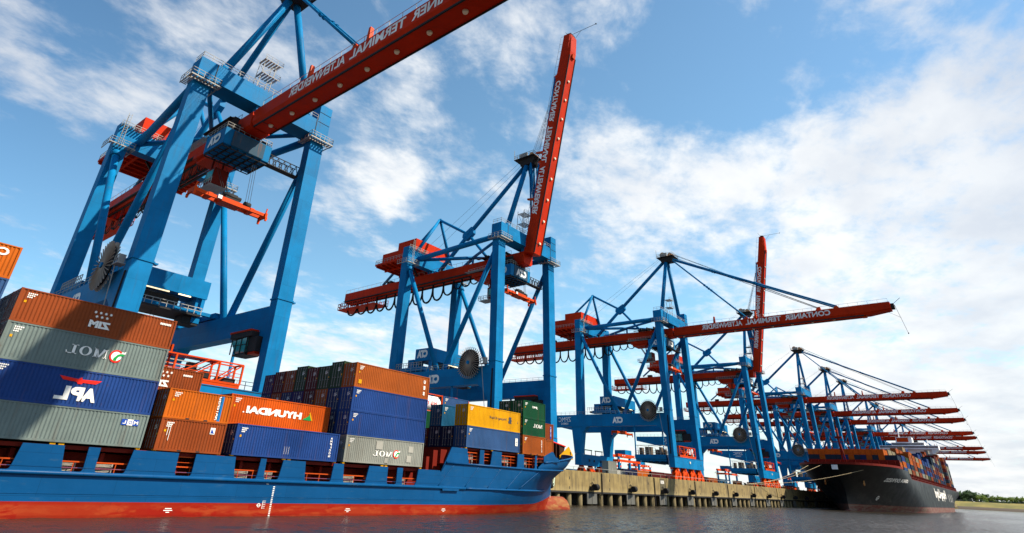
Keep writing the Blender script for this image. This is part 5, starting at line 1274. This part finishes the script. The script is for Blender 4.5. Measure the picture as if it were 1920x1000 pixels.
for i in range(44): g.box(366 + 6.6 * i, 367 + 6.6 * i, Y2 - F2 + .3, Y2 - F2 + 1.2, 14.42, 17.0)
g.box(362, 656, Y2 - F2 + .1, Y2 - F2 + .2, 15.3, 15.5); g.box(362, 656, Y2 - F2 + .1, Y2 - F2 + .2, 14.45, 14.7)
g.box(356, 660, Y2 - F2 + 1.3, Y2 + F2 - 1.3, 14.42, 16.6); g.box(346, 357, Y2 - 18.8, Y2 + 18.8, 17.75, 18.6)
g.build("deck_structure", DRED, ship2, S2)
g = MB(); g.add([(305, Y2, 17.6)] + [(xe2(17.7) + (345 - xe2(17.7)) * (i / 12) ** 1.6, Y2 - hb2(xe2(17.7) + (345 - xe2(17.7)) * (i / 12) ** 1.6, 17.7) + .1, 17.6) for i in range(1, 13)] + [(xe2(17.7) + (345 - xe2(17.7)) * (i / 12) ** 1.6, Y2 + hb2(xe2(17.7) + (345 - xe2(17.7)) * (i / 12) ** 1.6, 17.7) - .1, 17.6) for i in range(12, 0, -1)], [tuple(range(25))])
g.build("fore_deck", DRED, ship2, S2)
g = MB(); g.tube((325, Y2, 17.6), (325, Y2, 34), .4, 8); g.beam((325, Y2 - 4, 28), (325, Y2 + 4, 28), .3, .3); g.box(324.2, 325.8, Y2 - 1.4, Y2 + 1.4, 29.5, 30.3); g.tube((325, Y2 - 1.5, 17.6), (325, Y2 - .3, 27), .25, 6); g.build("foremast", DRED, ship2, S2)
g = MB()                                                        # lettering, anchors, thruster marks
yy = lambda x, z: Y2 - hb2(x, z) - .15
def htext(body, x0, x1, z0, h, z1=None, bold=.03):
    v, f_ = text_mesh(body, bold); z1 = z0 if z1 is None else z1
    vs = []
    for a, c in v:
        x = x1 + (x0 - x1) * a; z = z0 + (z1 - z0) * a + h * c; vs.append((x, yy(x, z), z))
    g.add(vs, f_)
htext("OSAKA EXPRESS", 327.5, 352.5, 12.3, 1.5, 12.0); htext("Hapag-Lloyd", 462, 531, 6.2, 6.6, None, .04)
for k in range(3): htext("I", 550 + 14 * k, 551.5 + 14 * k, 6.0, 5)
for xq, zq in ((334.0, 5.4),):
    for k in range(10):
        a, c = 2 * math.pi * k / 10, 2 * math.pi * (k + 1) / 10
        g.add([(xq + r_ * math.cos(u), yy(xq + r_ * math.cos(u), zq + r_ * math.sin(u)), zq + r_ * math.sin(u)) for r_, u in ((.9, a), (.9, c), (.62, c), (.62, a))], [(0, 1, 2, 3)])
    g.add([(xq + a, yy(xq + a, zq + c), zq + c) for a, c in ((-.55, -.12), (.55, -.12), (.55, .12), (-.55, .12))], [(0, 1, 2, 3)])
g.build("lettering", WHITE, ship2, S2)
an = None
for sd in (-1, 1):
    g = MB(); x = 318; y = Y2 + sd * (hb2(x, 11.4) + .5); g.beam((x, y, 12.6), (x - .2, y + sd * .1, 10.2), .4, .5); g.beam((x - 1.3, y, 10.9), (x - .2, y, 10.0), .35, .4); g.beam((x + 1.0, y, 10.9), (x - .2, y, 10.0), .35, .4); g.build("anchor", BRASS, ship2, S2)
g = MB(); g.box(303.6, 304.6, Y2 - 1.1, Y2 + 1.1, 15.6, 17.4); g.build("bow_fairlead", WHITEP, ship2, S2)
g = MB()                                                        # bridge house
g.box(596, 612, Y2 - 15, Y2 + 15, 16.7, 42.3); g.box(594, 606, Y2 - 19.6, Y2 + 19.6, 42.4, 45.2)
g.hexa([(594.2, Y2 - 19.5, 42.3), (600, Y2 - 19.5, 42.3), (600, Y2 - 15, 38.3), (594.2, Y2 - 15, 38.3), (594.2, Y2 - 19.5, 42.39), (600, Y2 - 19.5, 42.39), (600, Y2 - 15, 42.29), (594.2, Y2 - 15, 42.29)])
g.box(596.5, 607, Y2 - 11, Y2 + 11, 45.2, 47.6); g.box(597, 606, Y2 - 3.4, Y2 + 7.4, 47.6, 51.5); g.tube((600, Y2 + 5, 51.5), (600, Y2 + 5, 56), .35, 8); g.tube((601, Y2 - 13.0, 45.2), (601, Y2 - 13.0, 50), .3, 8); g.beam((600, Y2 + 2, 54.5), (600, Y2 + 8, 54.5), .3, .3); g.box(599.5, 600.5, Y2 - 19, Y2 - 18.4, 45.2, 46.8)
br = g.build("bridge_house", WHITEP, ship2, S2)
g = MB(); g.box(596.4, 596.49, Y2 - 10.6, Y2 + 10.6, 45.9, 47.0); g.box(593.9, 593.99, Y2 - 19.2, Y2 + 19.2, 43.7, 44.6)
for z in range(6): g.box(595.9, 595.99, Y2 - 14, Y2 + 14, 19 + 3 * z, 20 + 3 * z)
g.build("bridge_windows", WING, br, (0, 0, 0)).data.transform(Matrix.Translation((-480, -Y2, 0)))
g = MB(); g.box(618, 630, Y2 - 5, Y2 + 5, 16.7, 49); g.box(596.9, 596.99, Y2 - 1.0, Y2 + 6.9, 48.0, 51.2); g.build("funnel", ORANGE, ship2, S2)
g = MB(); g.box(618.5, 629.5, Y2 - 4.6, Y2 + 4.6, 49.01, 50.6); g.build("funnel_top", DARK, ship2, S2)
# its containers, one object each
def slab_mesh():
    g = MB(); L, Wd, H = 12.192, 2.42, 2.56; n = 22; p = (L - .3) / n
    o = len(g.v); xs = []
    for i in range(n): a = .15 + i * p; xs += [(a, .04), (a + p * .3, .04), (a + p * .5, .1), (a + p * .8, .1)]
    xs.append((L - .15, .04))
    for xx, d in xs: g.v += [(xx, d, .15), (xx, d, H - .1)]
    for i in range(len(xs) - 1): g.face((o + 2 * i, o + 2 * i + 2, o + 2 * i + 3, o + 2 * i + 1))
    for xx in (0, L - .15): g.box(xx, xx + .15, 0, .12, .0, H)
    g.box(.151, L - .151, 0.01, .11, 0, .149); g.box(.151, L - .151, 0.01, .11, H - .1, H - .005)
    g.box(.03, .12, .121, Wd, 0.01, H - .01)
    for k in range(4): g.box(0.0, .029, .3 + k * .52, .36 + k * .52, .1, H - .1)
    g.add([(.12, .1, H - .02), (L, .1, H - .02), (L, Wd, H - .02), (.12, Wd, H - .02)], [(0, 1, 2, 3)]); g.add([(.12, .1, .02), (L, .1, .02), (L, Wd, .02), (.12, Wd, .02)], [(3, 2, 1, 0)])
    g.add([(L, .1, .02), (L, Wd, .02), (L, Wd, H - .02), (L, .1, H - .02)], [(0, 1, 2, 3)]); g.add([(L, Wd, .02), (.12, Wd, .02), (.12, Wd, H - .02), (L, Wd, H - .02)], [(0, 1, 2, 3)])
    q = g.build("tmp", BOXM); me = q.data; bpy.data.objects.remove(q); return me
SLM = slab_mesh(); rng = random.Random(5)
C_TAN = (0.25, 0.205, 0.125); C_NVG = (0.014, 0.028, 0.045)
CN[C_TAN] = "tan"; CN[C_NVG] = "dark slate"
def box2(x, y, z, c, label):
    o = bpy.data.objects.new("shipping_container", SLM); COL.objects.link(o); o.location = (x, y, z); o.color = (*c, 1)
    return tag(o, label, "container", "containers stacked on the black ship")
# front bay seen end-on: an orange top row over mixed darker ends
cols1 = [C_NVG, C_NVG, C_ORG, C_NVG, C_RBR, C_DKB, C_NVG, C_ORG, C_BLUE, C_NVG, C_NVG, C_NVG, C_ORG, C_NVG, C_NVG]
for r in range(15):
    y = Y2 - 18.9 + 2.52 * r
    nm = "counting from the near side, stack %d" % (r + 1)
    where = ["nearest the water", "second from the water side", "third from the water side", "fourth from the water side", "fifth from the water side", "sixth from the water side", "seventh from the water side", "in the middle", "eighth from the quay side", "seventh from the quay side", "sixth from the quay side", "fifth from the quay side", "fourth from the quay side", "third from the quay side", "second from the quay side"][r]
    c0 = [C_ORG, C_BLUE, C_MAR][r] if r < 3 else C_MAR; cc = cols1[r]
    box2(346.2, y, 18.65, c0, f"{CN[c0]} container, lowest tier of black ship's front row, {where}")
    box2(346.2, y, 21.25, cc, f"{CN[cc]} container, middle tier of black ship's front row, {where}")
    if r > 1: box2(346.2, y, 23.85, C_ORG, f"orange container, top tier of black ship's front row, {where}")
pal = [C_TAN, C_TAN, C_RBR, C_BROWN, C_ORG, C_BLUE, C_NVG, C_DGR, C_MAR, C_SLATE, C_LGREY]
bays = [(362, 3), (376, 3), (391.5, 4), (406, 4), (421.5, 5), (436, 5), (451.5, 4), (466, 4), (481.5, 5), (496, 5), (511.5, 6), (526, 6), (541.5, 7), (556, 7), (571.5, 8), (614, 8), (629, 8), (643, 7)]
for bi, (bx, nt_) in enumerate(bays):
    for r in range(3):
        nn = nt_ - (1 if (r == 0 and bi in (4, 9)) else 0) + (1 if r == 2 else 0)
        for k in range(nn):
            c = rng.choice(pal) if bi < 9 else rng.choice([C_NVG, C_NVG, C_NVG, C_TAN, C_MAR, C_BROWN, C_LGREY, C_DKB])
            if r > 0 and k < nn - 1: continue
            box2(bx, Y2 - F2 + 1.3 + 2.52 * r, 17.0 + 2.59 * k, c, f"{CN[c]} container on black ship, stack {bi + 1} from bow, tier {k + 1}, {['outermost', 'second', 'third'][r]} row")
    bm2 = MB(); bm2.box(bx + .1, bx + 12.1, Y2 - F2 + 6.6, Y2 + F2 - 1.6, 17.0, 17.0 + 2.59 * nt_ - .1)
    c = rng.choice([C_MAR, C_NVG, C_BROWN]); o = bm2.build("container_block", BOXM, None, (0, 0, 0)); o.color = (*c, 1)
    tag(o, f"inner containers on black ship, stack {bi + 1} from bow, mostly hidden", "container block", None, 'stuff')
# mooring lines of the black ship
for i, (a, c) in enumerate((((309, -11, 17.3), (258, 2.0, 7.6)), ((306, -17, 17.5), (256, 2.4, 7.6)), ((315, -33, 16.6), (254, 1.6, 7.6)))):
    a = Vector(a); c = Vector(c); g = MB(); g.path([a.lerp(c, k / 14) + Vector((0, 0, -1.6 * math.sin(math.pi * k / 14))) for k in range(15)], .075, 5)
    tag(g.build("mooring_line", ROPE), ["upper taut mooring line from the black bow to the quay", "middle taut mooring line from the black bow to the quay", "lower long mooring line crossing the front of the black bow"][i], "rope")

# ---------------------------------------------------------------- terminal behind the quay
def boxc(x, y, z, rz, c, label, L=12.192):
    o = bpy.data.objects.new("shipping_container", cont_mesh(L)); COL.objects.link(o); o.location = (x, y, z); o.rotation_euler = (0, 0, rz); o.color = (*c, 1)
    [place(dm, 'container_door', o, (0, 1.078 * k, 0), c) for k in (0, 1)]; return tag(o, label, "container", "containers standing on the quay apron")
boxc(195.6, 27.5, 7.25, R(0), C_LGREY, "pale grey container standing at the near crane legs on the quay", 6.058); boxc(201.8, 27.6, 7.25, 0, (0.42, 0.42, 0.38), "white container beside the pale grey one on the quay", 6.058); boxc(195.6, 27.5, 9.85, 0, C_LGREY, "pale grey container stacked on another beside the crane bogies", 6.058)
row = [(222.5, C_NAVY), (235.2, C_ORG), (247.8, C_MAR), (260.4, C_MAR), (273.0, C_RBR), (286, C_NAVY), (299, C_MAR), (314, C_RBR)]
for i, (x, c) in enumerate(row): boxc(x, 36 + (i % 2), 8.4, 0, c, f"{CN[c]} container on a carrier behind the quay edge, {['first','second','third','fourth','fifth','sixth','seventh','eighth'][i]} along the quay")
for i in range(8):
    t_ = thing("container_carrier", (row[i][0] + 6.1, 37.2 + (i % 2), 7.22), f"flat automated carrier under the {CN[row[i][1]]} container, {['first','second','third','fourth','fifth','sixth','seventh','eighth'][i]} along the quay", "carrier", "flat carriers on the apron")
    g = MB(); g.box(-7, 7, -1.4, 1.4, .5, 1.17); g.box(-7.2, -6.3, -1.2, 1.2, .45, 1.5); g.build("bed", BLUE, t_)
    g = MB()
    for q in (-5, 5):
        for e in (-1.3, 1.0): g.tube((q, e, .55), (q, e + .35, .55), .53, 14)
    g.build("wheels", RUBBER, t_)
g0 = None
rx = [(338, 95), (400, 140), (432, 98), (470, 150), (520, 98), (612, 98), (705, 98), (830, 98)]
for i, (x, y) in enumerate(rx):
    if g0 is None:
        g0 = thing("yard_crane", (0, 0, 7.22), "", "yard crane", "yard cranes over the container blocks")
        g = MB()
        for e in (-3, 3):
            g.box(-13.2, -12, e - .5, e + .5, 1, 18); g.box(12, 13.2, e - .5, e + .5, 1, 18)
        for q in (-12.6, 12.6): g.box(q - .8, q + .8, -5, 5, .2, 1.0)
        g.box(-13.2, 13.2, 3.6, 5.0, 9, 10)
        g.build("portal_frame", BLUE, g0)
        g = MB(); g.box(-14, 14, -3.6, -2.3, 18, 19.8); g.box(-14, 14, 2.3, 3.6, 18, 19.8); g.box(-14.2, -13.2, -3.5, 3.5, 14.2, 15.9); g.box(-13, 13, -3.8, -3.61, 14.2, 15.9); g.build("crane_girder", ORANGE, g0)
        g = MB(); g.box(-5, 3, -3.4, 3.4, 19.85, 23.2); g.build("trolley_house", BLUE, g0)
        g = MB()
        for q in (-9, -6.5, 6): g.box(q, q + .7, -3.68, -3.61, 18.5, 19.3)
        g.box(10.5, 13, -3.7, -3.61, 18.3, 19.5); g.build("sign_plate", WHITEP, g0)
        o = g0
    else: o = copy_tree(g0)
    o.location = (x, y, 7.22); o.scale = (1, 1, .74); o['label'] = "blue and orange yard crane behind the quay, " + ["nearest", "second nearest", "third", "fourth", "fifth", "sixth", "seventh", "farthest"][i] + " of the line"
m0 = None
for i, (x, y) in enumerate([(262, 62), (300, 64), (345, 66), (390, 60), (440, 64), (500, 62), (570, 64), (660, 64)]):
    if m0 is None:
        m0 = thing("light_mast", (0, 0, 7.2), "", "light mast", "light masts in the terminal")
        g = MB(); g.tube((0, 0, 0), (0, 0, 9), .14, 8, .09); g.beam((-2.2, 0, 8.2), (0, 0, 9), .1, .1); g.beam((2.2, 0, 8.2), (0, 0, 9), .1, .1); g.build("mast", DARK, m0)
        g = MB(); g.box(-2.7, -1.7, -.2, .2, 8.0, 8.2); g.box(1.7, 2.7, -.2, .2, 8.0, 8.2); g.build("lamp_head", GREY, m0); o = m0
    else: o = copy_tree(m0)
    o.location = (x, y, 7.2); o['label'] = "thin twin-arm light mast on the terminal behind the quay, " + ["first", "second", "third", "fourth", "fifth", "sixth", "seventh", "last"][i] + " from the blue ship"
rng = random.Random(11); nn = 0
for i in range(24):
    x = 262 + 30 * (i % 12) + 3 * (i // 12)
    for k in range(2):
        c = rng.choice([C_RBR, C_BLUE, C_MAR, C_LGREY, C_TEAL, C_ORG]); nn += 1
        boxc(x, 66 + 40 * (i // 12), 7.25 + 2.62 * k, 0, c, f"{CN[c]} yard container behind the quay, {['ground', 'upper'][k]} tier of block {i + 1}")
for i, (x, y) in enumerate([(226, 45), (276, 48), (330, 50), (352, 48)]):
    t_ = thing("service_van", (x, y, 7.22), f"white van parked on the apron, {['first', 'second', 'third', 'fourth'][i]} along the quay", "van")
    g = MB(); g.prism([(-2.6, .5), (2.6, .5), (2.6, 1.2), (1.8, 1.35), (1.1, 2.3), (-2.6, 2.3)], 1, -.95, .95); g.build("body", WHITEP, t_)
    g = MB(); g.prism([(1.2, 1.4), (1.75, 1.4), (1.15, 2.15), (.6, 2.15), (.6, 1.4)], 1, -.97, .97); g.build("window", WING, t_)
    g = MB()
    for q in (-1.7, 1.7):
        for e in (-.95, .7): g.tube((q, e, .38), (q, e + .25, .38), .38, 12)
    g.build("wheels", RUBBER, t_)

# ---------------------------------------------------------------- trees on the far bank
def crown(g, cx_, cy_, cz_, rx_, rz_, n, rg, sz):
    lob = [(rg.gauss(0, .45), rg.gauss(0, .45), rg.uniform(-.75, .8), rg.uniform(.35, .62)) for _ in range(11)]
    for _ in range(n):
        l = rg.choice(lob); u = rg.uniform(-1, 1); a = rg.uniform(0, 6.283); r_ = l[3] * rg.uniform(.55, 1.0); s_ = math.sqrt(1 - u * u)
        p = Vector((cx_ + rx_ * (l[0] + r_ * s_ * math.cos(a)), cy_ + rx_ * (l[1] + r_ * s_ * math.sin(a)), cz_ + rz_ * (l[2] * .8 + r_ * u * .9)))
        nrm = Vector((rg.gauss(0, 1), rg.gauss(0, 1), rg.gauss(0, 1))).normalized(); t1 = nrm.orthogonal().normalized(); t2 = nrm.cross(t1); q = sz * rg.uniform(.6, 1.3)
        g.add([p - t1 * q, p - t2 * q * .6, p + t1 * q, p + t2 * q * .6], [(0, 1, 2, 3)])
def tree(kind, h, rx_, seed, mt):
    rg = random.Random(seed); root = thing(kind, (0, 0, 0), "", "tree", "trees along the far river bank")
    g = MB(); g.tube((0, 0, -.5), (.3, 0, h * .45), .42, 7, .25)
    for k in range(5): a = k * 1.3; g.tube((.2, 0, h * (.25 + .04 * k)), (rx_ * .5 * math.cos(a), rx_ * .5 * math.sin(a), h * (.5 + .06 * k)), .16, 5, .06)
    g.build("trunk", BARK, root); g = MB(); crown(g, 0, 0, h * .56, rx_, h * .46, 620, rg, .075 * h); g.build("crown", mt, root); return root
T = [tree("bank_tree", 16, 7.5, 1, LEAFD), tree("bank_tree", 13, 7, 2, LEAFL), tree("bank_tree", 20, 10, 3, LEAFD), tree("bank_tree", 11, 6, 4, LEAFL)]
def bush(seed, mt):
    rg = random.Random(seed); root = thing("bank_bush", (0, 0, 0), "", "bush", "bushes at the edge of the far meadow"); g = MB(); g.tube((0, 0, -.3), (0, 0, 1.6), .2, 6, .1); g.build("stem", BARK, root); g = MB(); crown(g, 0, 0, 2.4, 3.6, 2.6, 260, rg, .55); g.build("crown", mt, root); return root
BU = [bush(21, LEAFD), bush(22, LEAFL)]
rg = random.Random(3); used = set()
big = [-18]
y = 120.0; i = 0
ordw = lambda k: ["first", "second", "third", "fourth", "fifth", "sixth", "seventh", "eighth", "ninth", "tenth", "eleventh", "twelfth", "thirteenth", "fourteenth", "fifteenth", "sixteenth", "seventeenth", "eighteenth", "nineteenth", "twentieth"][k] if k < 20 else "number %d" % (k + 1)
while y > -330:
    k = rg.choice([0, 0, 1, 0, 3, 1, 1])
    if -20 < y < -6: k = 2
    s = T[k]; o = copy_tree(s) if k in used else s; used.add(k)
    o.location = (1470 + rg.uniform(-6, 45), y, 12.0); o.rotation_euler = (0, 0, rg.uniform(0, 6)); sc = rg.uniform(.8, 1.1); o.scale = (sc, sc, sc)
    o['label'] = f"{['dark green tree', 'pale green tree', 'tallest broad dark tree', 'low pale green tree'][k]} on the far river bank, {ordw(i)} from the black ship's stern"; i += 1; y -= rg.uniform(5, 9)
used = set()
for j, y in enumerate([40, 12, -4, -28, -34, -50, -58, -66, -88, -112, -150, -190]):
    k = 0 if j % 4 else 1; s = BU[k]; o = copy_tree(s) if k in used else s; used.add(k)
    o.location = (1452 + rg.uniform(-3, 4), y, 11.6); sc = rg.uniform(.8, 1.4); o.scale = (sc, sc, sc * .9); o.rotation_euler = (0, 0, rg.uniform(0, 6)); o['label'] = f"{['dark round bush', 'light green bush'][k]} at the edge of the far meadow, {ordw(j)} from the black ship's stern"
g = MB()
for k in range(5200):
    a = rg.uniform(-1, 1); yy_ = rg.uniform(-1500, 700); p = Vector((2300 + rg.uniform(0, 260), yy_, 12 + rg.uniform(0, 1) * (15 + 9 * math.sin(yy_ * .012) + 5 * math.sin(yy_ * .05)))); nrm = Vector((rg.gauss(0, 1), rg.gauss(0, 1), rg.gauss(0, 1))).normalized(); t1 = nrm.orthogonal().normalized(); t2 = nrm.cross(t1); q = rg.uniform(4, 8)
    g.add([p - t1 * q, p - t2 * q * .6, p + t1 * q, p + t2 * q * .6], [(0, 1, 2, 3)])
tag(g.build("far_woodland", WOODF), "hazy blue-green woodland far behind the trees on the opposite bank", "woodland", None, 'stuff')
